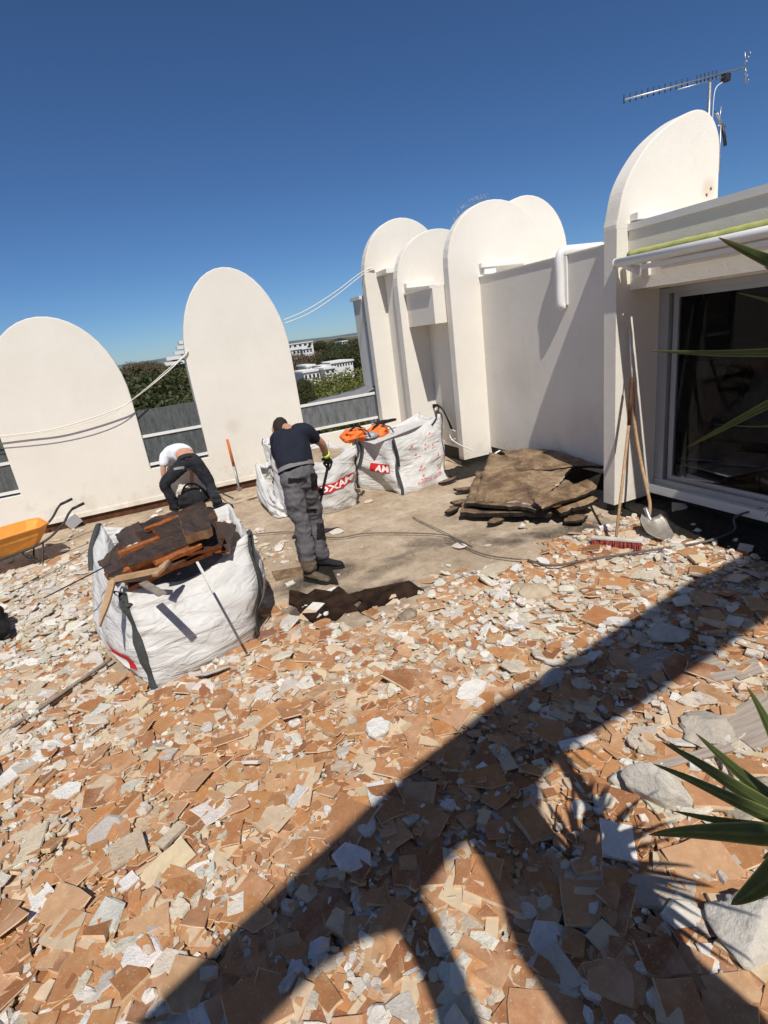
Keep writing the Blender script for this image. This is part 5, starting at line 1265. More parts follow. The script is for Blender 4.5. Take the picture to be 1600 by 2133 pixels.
felt([(3.02, 5.35, .12), (3.72, 4.55, .14), (4.20, 4.85, .16), (3.75, 6.2, .16)], 0, .05, 'lowest thick felt sheet with a torn left edge', 32)
felt([(3.12, 5.40, .20), (3.62, 4.62, .20), (4.28, 5.1, .22), (3.95, 6.4, .24)], 0, .04, 'second felt sheet from the bottom of the stack', 33)
felt([(3.78, 4.45, .15), (4.35, 4.50, .17), (4.45, 4.9, .20), (3.9, 5.1, .20)], 0, .04, 'short felt sheet poking out towards the shovel', 34)
felt([(3.72, 4.52, .235), (4.30, 4.62, .26), (4.4, 5.1, .27), (3.9, 5.1, .25)], 0, .02, 'pale-edged felt sheet above the short one', 35, 'sheet', 'cork')
felt([(4.08, 5.6, .36), (4.88, 4.95, .37), (4.89, 6.1, .42), (4.5, 6.6, .41)], 0, .03, 'dark shaded felt sheet against the white wall', 36, curl=0)
felt([(3.25, 5.35, .26), (3.68, 4.66, .25), (4.62, 5.25, .36), (4.30, 6.6, .41)], 0, .035, 'top felt sheet with a sandy worn surface', 37, curl=.14, sag=.0)
felt([(3.30, 5.40, .225), (3.68, 4.66, .215), (4.35, 5.05, .33), (4.0, 5.9, .32)], 0, .02, 'thin sheet right beneath the top felt with a pale torn edge', 38, 'sheet', 'board')
random.seed(14)
for i, (px, py, w_, h_, rz, lab) in enumerate([(942, 1062, .30, .12, .5, 'small rolled felt scrap left of the stack'), (960, 1045, .34, .14, .3, 'ragged felt scrap under the left edge'), (935, 1000, .36, .12, .1, 'dark felt scrap nearest the right-hand bag'), (1030, 1085, .30, .10, .2, 'felt scrap in front of the stack'), (1200, 1080, .35, .2, .4, 'crumbly brown lump at the right foot of the stack'), (970, 1018, .4, .16, -.1, 'upper left felt scrap poking out of the stack')]):
    c = O(px, py, .06); P = rough_outline(w_, h_*1.3, 9); Vv, Ff, mm = slab_geo(P, .035, .06, .006); M3 = Matrix.Rotation(rz, 3, 'Z') @ Matrix.Rotation(random.uniform(-.25, .25), 3, 'X') @ Matrix.Rotation(random.uniform(-.15, .15), 3, 'Y'); mb = MB().add([M3 @ Vector(v)+Vector((c.x, c.y, .035)) for v in Vv], Ff); mb.m = list(mm); tag(obj('felt_scrap', mb, ['sheet', 'black_bitumen']), lab, 'felt scrap', 'felt scraps round the stack')
c = O(1093, 1078, .03); rock('stone', 'small bright white stone in front of the felt stack', 1088, 1098, (.05, .04, .03), 43, 0, .02, tint=(.7, .68, .64), sub=3)
stick((1022, 950), 0.30, (1042, 938), .34, .04, 'rope', 'pale torn strip of lining lying at the stack\'s far left', 'torn_strip', 'strip', .004)
# ================================================================ PEOPLE
def loft(mb, rings, n=18):
    """rings: (centre, half-width vector, half-depth vector); closed ends"""
    V = []; Fc = []
    for c, a, b in rings:
        for i in range(n):
            t = 2*math.pi*i/n; V.append(Vector(c)+Vector(a)*math.cos(t)+Vector(b)*math.sin(t))
    k = len(rings)
    for j in range(k-1):
        for i in range(n): Fc.append([j*n+i, j*n+(i+1) % n, (j+1)*n+(i+1) % n, (j+1)*n+i])
    Fc.append([i for i in range(n)][::-1]); Fc.append([(k-1)*n+i for i in range(n)]); return mb.add(V, Fc)
def ball(mb, c, r, M=None):
    bm = bmesh.new(); bmesh.ops.create_icosphere(bm, subdivisions=2, radius=1)
    r = r if isinstance(r, (tuple, list)) else (r, r, r); M = M or Matrix.Identity(3)
    V = [M @ Vector((v.co.x*r[0], v.co.y*r[1], v.co.z*r[2]))+Vector(c) for v in bm.verts]; Fc = [[v.index for v in f.verts] for f in bm.faces]; bm.free()
    return mb.add(V, Fc)
def limb(mb, pts, rs_, sq=None):
    P = catmull(pts, 4); n = len(P); R_ = []
    for i in range(n):
        t = i/4; k = min(len(rs_)-2, int(t)); f = t-k; R_.append(rs_[k]*(1-f)+rs_[k+1]*f)
    mb.tube(P, R_, 14); ball(mb, P[0], R_[0]); ball(mb, P[-1], R_[-1]); return mb
def fuse(name, mb, mats, parent, vox=.012, it=6, wr=0., wscale=6., stretch=(1, 1, 1), assign=None, seed=0):
    me = mesh(name, mb, mats); o = bpy.data.objects.new('tmp', me); COL.objects.link(o)
    m1 = o.modifiers.new('r', 'REMESH'); m1.mode = 'VOXEL'; m1.voxel_size = vox
    m2 = o.modifiers.new('s', 'SMOOTH'); m2.iterations = it; m2.factor = .5
    bpy.context.view_layer.update()
    me2 = bpy.data.meshes.new_from_object(o.evaluated_get(bpy.context.evaluated_depsgraph_get())); bpy.data.objects.remove(o)
    me2.name = name
    if wr:
        me2.update(); N_ = [v.normal.copy() for v in me2.vertices]
        for v, nn in zip(me2.vertices, N_):
            q = Vector((v.co.x*stretch[0], v.co.y*stretch[1], v.co.z*stretch[2]))*wscale+Vector((seed, 0, 0))
            v.co += nn*wr*(noise.noise(q)+.8*(.45-abs(noise.noise(q*1.7)))*1.2)
    me2.materials.clear()
    for q in (mats if isinstance(mats, (list, tuple)) else [mats]): me2.materials.append(MAT[q])
    me2.polygons.foreach_set('use_smooth', [True]*len(me2.polygons))
    me2.polygons.foreach_set('material_index', [0]*len(me2.polygons))
    if assign:
        for p in me2.polygons:
            c = p.center; p.material_index = assign(c, p.normal)
    return obj(name, me2, None, parent)
def hand(parent, wrist, palm_dir, out, r=.011, mat='glove', name='hand', curl=1.2, size=.095):
    """palm with five separate bent fingers closing round the thing held; out = back-of-hand direction"""
    d = Vector(palm_dir).normalized(); o_ = Vector(out); o_ = (o_-d*o_.dot(d)).normalized(); s_ = d.cross(o_)
    mb = MB(); w_ = Vector(wrist); kn = w_+d*size
    loft(mb, [(w_, s_*.026, o_*.020), (w_+d*size*.5, s_*.040, o_*.018), (kn, s_*.041, o_*.014)], 12)
    for i, (f, L) in enumerate(zip((-.031, -.010, .011, .031), (.036, .042, .039, .030))):
        b = kn+s_*f-d*.006; a1 = .5*curl; a2 = 1.3*curl; a3 = 2.1*curl
        p1 = b+(d*math.cos(a1)-o_*math.sin(a1))*L; p2 = p1+(d*math.cos(a2)-o_*math.sin(a2))*L*.75; p3 = p2+(d*math.cos(a3)-o_*math.sin(a3))*L*.55
        limb(mb, [b, p1, p2, p3], [r, r*.95, r*.85, r*.75])
    tb_ = w_+d*.03+s_*.03
    limb(mb, [tb_, tb_+s_*.025+d*.02-o_*.012, tb_+s_*.012+d*.045-o_*.035, tb_-s_*.01+d*.055-o_*.045], [r*1.3, r*1.15, r, r*.85])
    return fuse(name, mb, mat, parent, .0055, 2)
def boot(parent, ankle, toe, mat='boot', up=.12):
    a = Vector(ankle); t = Vector(toe); d = (t-a); d.z = 0; L = d.length; d.normalize(); s_ = Vector((-d.y, d.x, 0)); z0 = 0.022
    mb = MB(); U = Vector((0, 0, 1))
    heel = Vector((a.x, a.y, 0))-d*.07
    prof = [(-.02, .035, .055, .03), (.02, .045, .065, .05), (.08, .047, .06, .055), (.14, .045, .048, .042), (.20, .052, .038, .032), (.26, .045, .032, .026), (.295, .025, .022, .018)]
    loft(mb, [(heel+d*x+U*(z0+h), s_*w_, U*hh) for x, w_, h, hh in prof], 14)
    loft(mb, [(a+U*(-.02), s_*.052, d*.058), (a+U*.05, s_*.053, d*.06), (a+U*up, s_*.058, d*.065)], 14)
    o = fuse('boot', mb, mat, parent, .010, 3, .003, 14)
    so_ = MB(); P = [(-.025, .03), (.05, .042), (.14, .040), (.21, .052), (.28, .040), (.31, .0)]
    pl = [heel+d*x+s_*w_ for x, w_ in P]+[heel+d*x-s_*w_ for x, w_ in reversed(P[:-1])]
    V = [Vector((p.x, p.y, .003)) for p in pl]+[Vector((p.x, p.y, .032)) for p in pl]; n_ = len(pl)
    so_.add(V, [list(range(n_))[::-1], list(range(n_, 2*n_))]+[[i, (i+1) % n_, (i+1) % n_+n_, i+n_] for i in range(n_)]); obj('sole', so_, 'black_cloth', parent); return o
# ---- standing worker ------------------------------------------------------
wk = thing('person', 'standing worker in a dark navy T-shirt and grey work trousers, bent over his shovel', 'person', (1.1, 5.0, 0))
W = {'aL': ony(646, 1182, 4.92), 'aR': ony(671, 1160, 5.16), 'kL': ony(628, 1085, 4.97), 'kR': ony(655, 1078, 5.16), 'hL': ony(603, 1008, 5.0), 'hR': ony(641, 1000, 5.06)}
pel = ony(622, 1000, 5.03); wai = ony(616, 968, 5.06); che = ony(606, 925, 5.20); upb = ony(607, 903, 5.27); nek = ony(596, 893, 5.36); hed = ony(584, 893, 5.44)
side = (W['hR']-W['hL']).normalized(); fwd = Vector((0, 1, 0)); up_t = (upb-pel).normalized(); dep = side.cross(up_t).normalized()
shR = ony(637, 899, 5.24); shL = ony(578, 917, 5.34); elR = ony(670, 924, 5.34); wrR = ony(681, 951, 5.44)
elL = ony(585, 975, 5.52); grip = ony(684, 968, 5.50); blade = onz(655, 1103, .02)
shaft = lambda t: grip.lerp(blade, t)
hdL = shaft(.36); wrL = hdL+Vector((-.10, -.03, .03))
# body (skin) as one continuous surface
mb = MB()
loft(mb, [(pel, side*.15, dep*.10), (wai, side*.135, dep*.095), (che, side*.16, dep*.11), (upb, side*.15, dep*.09)])
limb(mb, [upb, nek, hed], [.075, .055, .06])
for s, e, w_ in ((shR, elR, wrR), (shL, elL, wrL)): limb(mb, [upb.lerp(s, .6), s, s.lerp(e, .5), e, e.lerp(w_, .45), w_], [.055, .060, .050, .043, .040, .027])
for h, k, a in (('hL', 'kL', 'aL'), ('hR', 'kR', 'aR')): limb(mb, [W[h], W[h].lerp(W[k], .5), W[k], W[k].lerp(W[a], .4), W[a]], [.070, .070, .055, .052, .036])
hx = Matrix.Rotation(-.5, 3, 'X') @ Matrix.Rotation(.25, 3, 'Y')
ball(mb, hed, (.076, .098, .11), hx); ball(mb, hed+hx @ Vector((0, .03, -.05)), (.055, .065, .06), hx)
ball(mb, hed+hx @ Vector((0, .10, -.02)), (.014, .022, .022), hx)
for s in (-1, 1): ball(mb, hed+hx @ Vector((s*.078, -.005, -.012)), (.012, .020, .030), hx)
fuse('body', mb, 'skin', wk, .011, 5)
for s in (-1, 1): obj('eye', ball(MB(), hed+hx @ Vector((s*.03, .088, .005)), .011), 'trim', wk)
mb = MB(); loft(mb, [(hed+hx @ Vector((0, .098, -.048)), hx @ Vector((.02, 0, 0)), hx @ Vector((0, .004, .005))), (hed+hx @ Vector((0, .103, -.05)), hx @ Vector((.016, 0, 0)), hx @ Vector((0, .003, .003)))], 10); obj('mouth', mb, 'print_pink', wk)
mb = MB(); ball(mb, hed+hx @ Vector((0, -.010, .016)), (.083, .100, .105), hx); ball(mb, hed+hx @ Vector((0, -.04, -.02)), (.072, .07, .07), hx)
fuse('hair', mb, 'hair', wk, .010, 3)
# T-shirt
mb = MB()
loft(mb, [(pel.lerp(wai, .55)+Vector((0, -.0, 0)), side*.185, dep*.135), (wai, side*.185, dep*.14), (wai.lerp(che, .5), side*.195, dep*.145), (che, side*.205, dep*.14), (upb, side*.185, dep*.115), (nek.lerp(upb, .55), side*.10, dep*.085)], 20)
for s, e, k in ((shR, elR, .50), (shL, elL, .55)): limb(mb, [upb.lerp(s, .5), s, s.lerp(e, k)], [.095, .085, .072])
fuse('t_shirt', mb, 'navy_cloth', wk, .012, 7, .009, 5.5, (1, 1, .6), seed=3)
# trousers with belt, pocket flap, knee tab
def tr_assign(c, n):
    px, py, z = proj(c+Vector((0, 0, 0)))
    if 600 < px < 640 and 996 < py-(.0) < 1009-(px-600)*.12 and n.y < 0: return 1
    if 638 < px < 660 and 1061 < py < 1069 and n.y < 0: return 1
    if px > 646+(py-985)*.08 and 985 < py < 1022: return 1
    if px > 660 and 1090 < py < 1125: return 1
    if py > 1168: return 2
    return 0
mb = MB()
loft(mb, [(wai.lerp(pel, .1), side*.172, dep*.125), (pel, side*.19, dep*.145), (pel.lerp((W['kL']+W['kR'])/2, .28), side*.185, dep*.135)], 20)
for h, k, a in (('hL', 'kL', 'aL'), ('hR', 'kR', 'aR')):
    limb(mb, [W[h].lerp(pel, .25), W[h].lerp(W[k], .5), W[k], W[k].lerp(W[a], .45), W[a].lerp(W[k], .18), W[a]+Vector((0, 0, .02))], [.108, .100, .083, .080, .080, .075])
fuse('trousers', mb, ['grey_cloth', 'black_cloth', 'boot'], wk, .010, 3, .020, 4.8, (1.5, 1, 1.9), tr_assign, 5)
mb = MB(); c_ = wai.lerp(pel, .18); V = []; nn = 28
for zz, k in ((-.022, 1.04), (.022, 1.0)):
    for i in range(nn): t = 2*math.pi*i/nn; V.append(c_+up_t*zz+(side*.188*math.cos(t)+dep*.142*math.sin(t))*k)
obj('belt', MB().add(V, [(i, (i+1) % nn, nn+(i+1) % nn, nn+i) for i in range(nn)], 0, True), 'old_belt' if 'old_belt' in MAT else 'alu', wk)
MAT['old_belt'] = simple('grey_belt', (.20, .19, .19), .8, .1); [c for c in wk.children if c.name.startswith('belt')][0].data.materials[0] = MAT['old_belt']
boot(wk, W['aL'], onz(704, 1214, .03)); boot(wk, W['aR'], onz(712, 1178, .03), 'black_cloth')
hand(wk, wrR, (grip-wrR), (-.3, -.8, .5), .0125, name='glove', curl=1.25)
hand(wk, wrL, (hdL-wrL), (-.1, -.6, .8), .0125, name='glove', curl=1.25)
mb = MB().tube([wrR.lerp(elR, .22), wrR.lerp(elR, .02)], [.042, .036], 14); obj('cuff', mb, 'lime', wk)
mb = MB().tube([wrL.lerp(elL, .22), wrL.lerp(elL, .02)], [.042, .036], 14); obj('cuff', mb, 'lime', wk)
# his shovel
sh = thing('shovel', 'dark long-handled shovel in the standing worker\'s gloved hands', 'shovel', blade)
obj('shaft', MB().tube([shaft(0), shaft(.9)], .016, 10), 'dark_metal', sh)
obj('grip', MB().tube([grip+Vector((-.05, 0, .03)), grip+Vector((.05, 0, .03))], .014, 10).tube([grip+Vector((-.05, 0, .03)), grip+Vector((-.02, .0, -.03)), grip+Vector((0, .01, -.06))], .011, 8).tube([grip+Vector((.05, 0, .03)), grip+Vector((.02, .0, -.03)), grip+Vector((0, .01, -.06))], .011, 8), 'dark_metal', sh)
def shovel_blade(neck, tip, name, par, mat, wdt=.24, face=Vector((0, -.4, 1))):
    d = (tip-neck); L = d.length; d.normalize(); s_ = d.cross(face).normalized(); n_ = s_.cross(d); V = []; nu, nv = 11, 12
    for j in range(nv):
        v = j/(nv-1); w_ = wdt/2*(min(1, .72+v*1.6) if v < .2 else (1.0 if v < .55 else math.sqrt(max(.0, 1-((v-.55)/.46)**2))))
        for i in range(nu):
            u = i/(nu-1)*2-1; V.append(neck+d*L*v+s_*u*w_+n_*(.055*u*u*(1-v*.4)-.03*math.sin(math.pi*v)+(.012 if abs(u) < .15 and v < .6 else 0)))
    o = obj(name, MB().add(V, [(j*nu+i, j*nu+i+1, (j+1)*nu+i+1, (j+1)*nu+i) for j in range(nv-1) for i in range(nu-1)], 0, True), mat, par)
    o.modifiers.new('t', 'SOLIDIFY').thickness = .004; return o
shovel_blade(shaft(.88), blade, 'blade', sh, 'dark_metal', .20)

# ---- stooping worker -------------------------------------------------------
w1 = thing('person', 'stooping worker in a white T-shirt and black jeans bending down at the parapet', 'person', (.15, 8.7, 0))
aL = onz(360, 1050, .10); aL.y = min(aL.y, 8.95); aL = Vector((ony(360, 1044, 8.95).x, 8.95, .10)); aR = onz(455, 1050, .09)
kL = ony(344, 1008, 8.88); kR = ony(437, 1008, 8.72)
hL = ony(379, 968, 8.80); hR = ony(409, 963, 8.74); pel = ony(394, 962, 8.78); wai = ony(383, 944, 8.90); che = ony(366, 941, 9.05); upb = ony(357, 950, 9.16); nek = upb+Vector((-.03, .06, -.10)); hed = nek+Vector((-.02, .03, -.16))
side = (hR-hL).normalized(); side.y = 0; side.normalize()
sL = ony(344, 950, 9.08); eL = ony(340, 975, 9.03); wL = ony(341, 1001, 9.0); sR = upb+Vector((.19, .02, -.06)); eR = sR+Vector((.06, .0, -.26)); wR = eR+Vector((-.06, -.02, -.22))
mb = MB()
dpv = lambda a, b: side.cross((b-a).normalized()).normalized()
loft(mb, [(pel, side*.15, dpv(pel, wai)*.11), (wai, side*.135, dpv(wai, che)*.10), (che, side*.155, dpv(che, upb)*.11), (upb, side*.15, dpv(che, upb)*.09)])
limb(mb, [upb, nek, hed], [.07, .055, .06]); ball(mb, hed, (.076, .095, .11)); ball(mb, hed+Vector((0, -.09, .02)), (.014, .02, .02))
for s in (-1, 1): ball(mb, hed+Vector((s*.077, 0, 0)), (.012, .02, .03))
for s, e, w_ in ((sL, eL, wL), (sR, eR, wR)): limb(mb, [upb.lerp(s, .6), s, s.lerp(e, .5), e, e.lerp(w_, .4), w_], [.052, .056, .048, .042, .042, .028])
for h, k, a in ((hL, kL, aL), (hR, kR, aR)): limb(mb, [h, h.lerp(k, .5), k, k.lerp(a, .4), a], [.085, .075, .055, .052, .036])
fuse('body', mb, 'skin', w1, .011, 5)
mb = MB(); ball(mb, hed+Vector((0, .02, .0)), (.083, .092, .11)); fuse('hair', mb, 'hair', w1, .012, 2)
mb = MB()
loft(mb, [(wai.lerp(pel, .10)+Vector((-.02, 0, .0)), side*.150, dpv(wai, che)*.120), (wai.lerp(che, .4), side*.185, dpv(wai, che)*.145), (che, side*.20, dpv(che, upb)*.14), (upb, side*.175, dpv(che, upb)*.11), (nek, side*.09, dpv(che, upb)*.07)], 20)
for s, e in ((sL, eL), (sR, eR)): limb(mb, [upb.lerp(s, .5), s, s.lerp(e, .55)], [.09, .085, .075])
fuse('t_shirt', mb, 'white_cloth', w1, .012, 5, .010, 6, seed=2)
mb = MB(); loft(mb, [(wai.lerp(pel, .52), side*.150, dpv(pel, wai)*.118), (pel, side*.185, dpv(pel, wai)*.15), (pel.lerp((kL+kR)/2, .22), side*.17, Vector((0, .12, .04)))], 20)
for h, k, a in ((hL, kL, aL), (hR, kR, aR)): limb(mb, [h.lerp(pel, .2), h.lerp(k, .5), k, k.lerp(a, .5), a+Vector((0, 0, .05))], [.115, .102, .082, .074, .068])
def jn_assign(c, n):
    px, py, z = proj(c)
    if 362 < px < 384 and 974-(px-362)*.12 < py < 979-(px-362)*.12 and n.y < 0: return 1
    return 0
fuse('jeans', mb, ['jeans', 'alu'], w1, .010, 4, .012, 6, (1, 1, 1.6), jn_assign, 8)
boot(w1, aL, aL+Vector((-.05, .22, 0)), 'black_cloth'); boot(w1, aR+Vector((0, 0, .02)), aR+Vector((.16, -.10, 0)), 'black_cloth')
hand(w1, wL, (0.1, .1, -1), (-1, 0, 0), .0115, 'skin', 'hand', .5); hand(w1, wR, (0, 0, -1), (1, 0, 0), .0115, 'skin', 'hand', .5)
# things round his feet
tb2 = thing('tool_bag', 'black open tool bag crammed with tools between the stooping worker\'s feet', 'tool bag', onz(408, 1052, .0))
c = onz(408, 1052, .0); lump('body', None, None, (c.x, c.y, .13), (.26, .15, .14), 5.5, 'black_cloth', None, .2, .25, 0, tb2)
ribbon([c+Vector((-.2, -.08, .2)), c+Vector((-.08, -.12, .38)), c+Vector((.08, -.12, .36)), c+Vector((.2, -.08, .18))], .03, 'black_cloth', 'handle', tb2, Vector((0, 1, 0)))
for k, (dx, dz, m_) in enumerate(((-.15, .28, 'alu'), (.1, .25, 'steel'), (.16, .27, 'alu'))): obj('tool', MB().tube([c+Vector((dx, -.02, .12)), c+Vector((dx*1.3, -.08, dz))], .014, 8), m_, tb2)
c = onz(378, 1030, .12); lump('crumpled_cover', 'grey and white crumpled cover by the stooping worker\'s left foot', 'cover', (c.x+.05, c.y-.2, .18), (.11, .08, .13), 7.7, 'board')
c = onz(448, 1066, .03); lump('black_debris', 'black torn scraps beside the stooping worker\'s right boot', 'debris', (c.x-.2, c.y+.05, .05), (.24, .12, .06), 9.7, 'black_bitumen')
c = onz(500, 1040, .03); lump('soil_heap', 'brown soil and debris at the parapet foot by the orange bar', 'soil heap', (c.x+.1, c.y+.15, .02), (.7, .22, .06), 3.7, 'ground', None, .1, .4)
# ================================================================ TOOLS AND SITE THINGS
br = thing('broom', 'broom with a red-bristled head and long handle leaning on the fin', 'broom', (3.76, 3.66, 0))
hA = onz(1232, 1120, .11); hB = onz(1338, 1128, .11); hc = (hA+hB)/2; hd = (hB-hA).normalized(); hn = Vector((-hd.y, hd.x, 0))
R3 = Matrix((( hd.x, hn.x, 0), (hd.y, hn.y, 0), (0, 0, 1)))
obj('head', MB().box(hc+Vector((0, 0, .004)), ((hB-hA).length, .06, .025), M=R3), 'board', br, bevel=.006)
mb = MB(); rs = np.random.RandomState(3)
for i in range(520):
    u = rs.uniform(-.5, .5)*(hB-hA).length*.97; v = rs.uniform(-.03, .03); p = hc+hd*u+hn*v; q = p+hd*rs.uniform(-.012, .012)+hn*(v*.5+rs.uniform(-.012, .012)); mb.tube([(p.x, p.y, .103), (q.x, q.y, .02+rs.uniform(0, .012))], [.0035, .0028], 4, cap=False)
o = obj('bristles', mb, 'red_bristle', br); o['kind'] = 'stuff'
T1 = ony(1310, 886, 4.12); T0 = hc+Vector((.02, .02, .02)); T2 = ony(1317, 786, 4.21); T3 = ony(1312, 682, 4.33)
obj('handle', MB().tube([T0, T0.lerp(T1, .5)+Vector((.0, 0, 0)), T1], .0145, 10), 'wood', br); obj('sleeve', MB().tube([T1, T2], .018, 10), 'brown_band', br); obj('extension', MB().tube([T2, T3], .008, 8), 'pvc', br)
s2 = thing('shovel', 'round-point shovel with a curved wooden handle leaning by the door', 'shovel', (4.3, 3.6, 0))
nk = onz(1352, 1078, .16); tp = onz(1385, 1128, .035)
obj('shaft', MB().tube(catmull([ony(1317, 792, 4.33), ony(1322, 880, 4.26), ony(1335, 960, 4.12), ony(1347, 1015, 3.98), ony(1354, 1050, 3.9), nk], 5), .017, 10), 'wood', s2)
obj('socket', MB().tube([nk+Vector((-.02, .03, .10)), nk, nk.lerp(tp, .15)], [.021, .023, .016], 12), 'steel', s2)
shovel_blade(nk.lerp(tp, .03), tp, 'blade', s2, 'dusty_steel' if 'dusty_steel' in MAT else 'boot', .27, Vector((-.2, -.75, .65)))
MAT['dusty_steel'] = simple('dusty_steel', (.52, .47, .41), .42, .3, 9, 60, .2, metal=.65)
[c for c in s2.children if c.name.startswith('blade')][0].data.materials[0] = MAT['dusty_steel']
cb = thing('spade_handle', 'orange and grey bar leaning upright on the tall pier', 'bar', (1, 9.2, 0))
b0 = onz(499, 1022, .03); b1 = ony(473, 915, 9.37); b0.y = min(b0.y, 9.2)
obj('upper_part', MB().tube([b0.lerp(b1, .48), b1], .021, 10), 'orange_paint', cb); obj('lower_part', MB().tube([b0, b0.lerp(b1, .479)], .019, 10), 'alu', cb); obj('tip', MB().box(b0+Vector((0, 0, .02)), (.08, .02, .08)), 'steel', cb)
# wheelbarrow
wb = thing('wheelbarrow', 'orange wheelbarrow holding a few rubble pieces, cut by the left picture edge', 'wheelbarrow', (-2.1, 7.9, 0))
ax = Vector((.92, .39, 0)).normalized(); sx = Vector((ax.y, -ax.x, 0)); cw = Vector((-2.13, 7.9, 0))
def wp(a, s, z): return cw+ax*a+sx*s+Vector((0, 0, z))
def tray(scale=1., dz=0.):
    rim = [(-.46, -.26), (-.38, -.31), (.30, -.31), (.42, -.22), (.42, .22), (.30, .31), (-.38, .31), (-.46, .26)]; bot = [(-.24, -.15), (-.20, -.18), (.18, -.20), (.24, -.15), (.24, .15), (.18, .20), (-.20, .18), (-.24, .15)]
    return rim, bot
rim, bot = tray(); n_ = 8; V = [wp(a, s, .50) for a, s in rim]+[wp((a*.7+c*.3), (s*.7+d*.3), .40) for (a, s), (c, d) in zip(rim, bot)]+[wp(a, s, .24) for a, s in bot]
Fc = [[r_*n_+i, r_*n_+(i+1) % n_, (r_+1)*n_+(i+1) % n_, (r_+1)*n_+i] for r_ in range(2) for i in range(n_)]+[[2*n_+i for i in range(n_)]]
o = obj('tray', MB().add(V, Fc), 'orange_plastic', wb, recalc=True); md = o.modifiers.new('t', 'SOLIDIFY'); md.thickness = .006; b = o.modifiers.new('b', 'BEVEL'); b.width = .02; b.segments = 3
mb = MB().tube([wp(a*1.02, s*1.02, .505) for a, s in rim+rim[:1]], .012, 8, cap=False); obj('rim', mb, 'orange_plastic', wb)
for s in (-1, 1):
    obj('frame_tube', MB().tube(catmull([wp(-.72, s*.05, .20), wp(-.35, s*.17, .22), wp(.25, s*.22, .27), wp(.55, s*.25, .42), wp(.68, s*.25, .55), wp(.74, s*.25, .60)], 5), .015, 10), 'dark_metal', wb)
    obj('handle', MB().tube([wp(.74, s*.25, .60), wp(.90, s*.25, .63)], .019, 10), 'dark_metal', wb)
    obj('leg', MB().tube([wp(.05, s*.2, .25), wp(.16, s*.22, .02), wp(.22, s*.22, .02), wp(.30, s*.22, .28)], .012, 8), 'dark_metal', wb)
obj('cross_bar', MB().tube([wp(.19, -.22, .06), wp(.19, .22, .06)], .010, 8), 'dark_metal', wb)
wc = wp(-.70, 0, .19); V = []; nw = 28
def ringtube(c, R_, r_, mat, nm): return obj(nm, MB().tube([c+ax*R_*math.cos(2*math.pi*i/nw)+Vector((0, 0, R_*math.sin(2*math.pi*i/nw))) for i in range(nw+1)], r_, 10, cap=False), mat, wb)
wh = ringtube(wc, .145, .04, 'black_cloth', 'tyre'); obj('rim_disc', MB().tube([wc-sx*.02, wc+sx*.02], .11, 24), 'orange_plastic', wb)
random.seed(6)
for i in range(9):
    p = wp(random.uniform(-.3, .2), random.uniform(-.15, .15), .27+.012*i); P = rough_outline(random.uniform(.08, .16), random.uniform(.06, .1), 7); Vv, Ff, mm = slab_geo(P, .02, .1, .003)
    mb = MB().add([Matrix.Rotation(random.uniform(-.4, .4), 3, 'X') @ Vector(v)+p for v in Vv], Ff); me = mesh('rubble_piece', mb, 'plaster'); set_tint(me, np.array([jit(random.choice(WC+TC))]*len(Vv))); o = obj('rubble_piece', me, None)
    tag(o, ('pale' if i % 2 else 'brownish') + ' rubble piece lying in the orange wheelbarrow tray', 'rubble piece', 'rubble in the wheelbarrow')
# other dark thing at the left edge: a black bin bag
c = onz(-6, 1310, .1); lump('black_rubble_bag', 'black rubble sack cut off by the left picture edge', 'sack', (c.x-.12, c.y, .14), (.2, .32, .18), 2.2, 'black_cloth')
# cables and bars on the ground
def ground_line(name, pts, r, mat, label, cat, z=.03, parent=None, group=None):
    P = [onz(*p, z) if len(p) == 2 else Vector(p) for p in pts]; o = obj(name, MB().tube(catmull(P, 7), r, 7), mat); return tag(o, label, cat, group)
ground_line('cable', [(350, 1178), (440, 1130), (515, 1115), (590, 1108), (640, 1112), (700, 1120), (760, 1111), (830, 1110), (900, 1112), (940, 1118), (968, 1138), (1010, 1155), (1060, 1163), (1100, 1166)], .007, 'cable', 'dark cable snaking across the cleared screed past the worker', 'cable', .035)
ground_line('cable', [(1100, 1166), (1150, 1178), (1230, 1165), (1330, 1150), (1400, 1140), (1470, 1128), (1530, 1105), (4.9, 3.25, .16), (5.2, 2.9, .33)], .011, 'cable', 'grey cable running over the rubble up to the door sill', 'cable', .06)
ground_line('metal_rod', [(860, 1077), (985, 1137)], .008, 'old_wood', 'thin rusty rod lying on the cleared screed', 'rod', .03)
ground_line('cable', [(870, 1225), (930, 1215), (990, 1190), (1040, 1183)], .004, 'cable', 'thin loose wire right of the dark bitumen hole', 'wire', .02)
ground_line('wooden_batten', [(0, 1531), (120, 1450), (232, 1372)], .014, 'old_wood', 'long thin batten lying at the left edge below the white bag', 'batten', .07)
ground_line('wooden_batten', [(0, 1550), (100, 1475), (190, 1410)], .010, 'brown_band', 'dark thin strip beside the long batten at the left', 'batten', .05)
ground_line('wooden_batten', [(345, 1434), (440, 1447), (508, 1470)], .014, 'wood', 'pale batten on the ground under the front corner of the bag', 'batten', .05)
ground_line('metal_rod', [(30, 1230), (120, 1185), (205, 1130)], .007, 'old_wood', 'thin rod on the rubble between wheelbarrow and white bag', 'rod', .05)
ground_line('wooden_batten', [(100, 1105), (150, 1085), (330, 1048)], .016, 'brown_band', 'reddish batten lying along the foot of the parapet', 'batten', .04)
ground_line('wooden_batten', [(500, 1033), (520, 1028), (560, 1012)], .018, 'old_wood', 'short plank at the parapet foot by the orange bar', 'batten', .05)
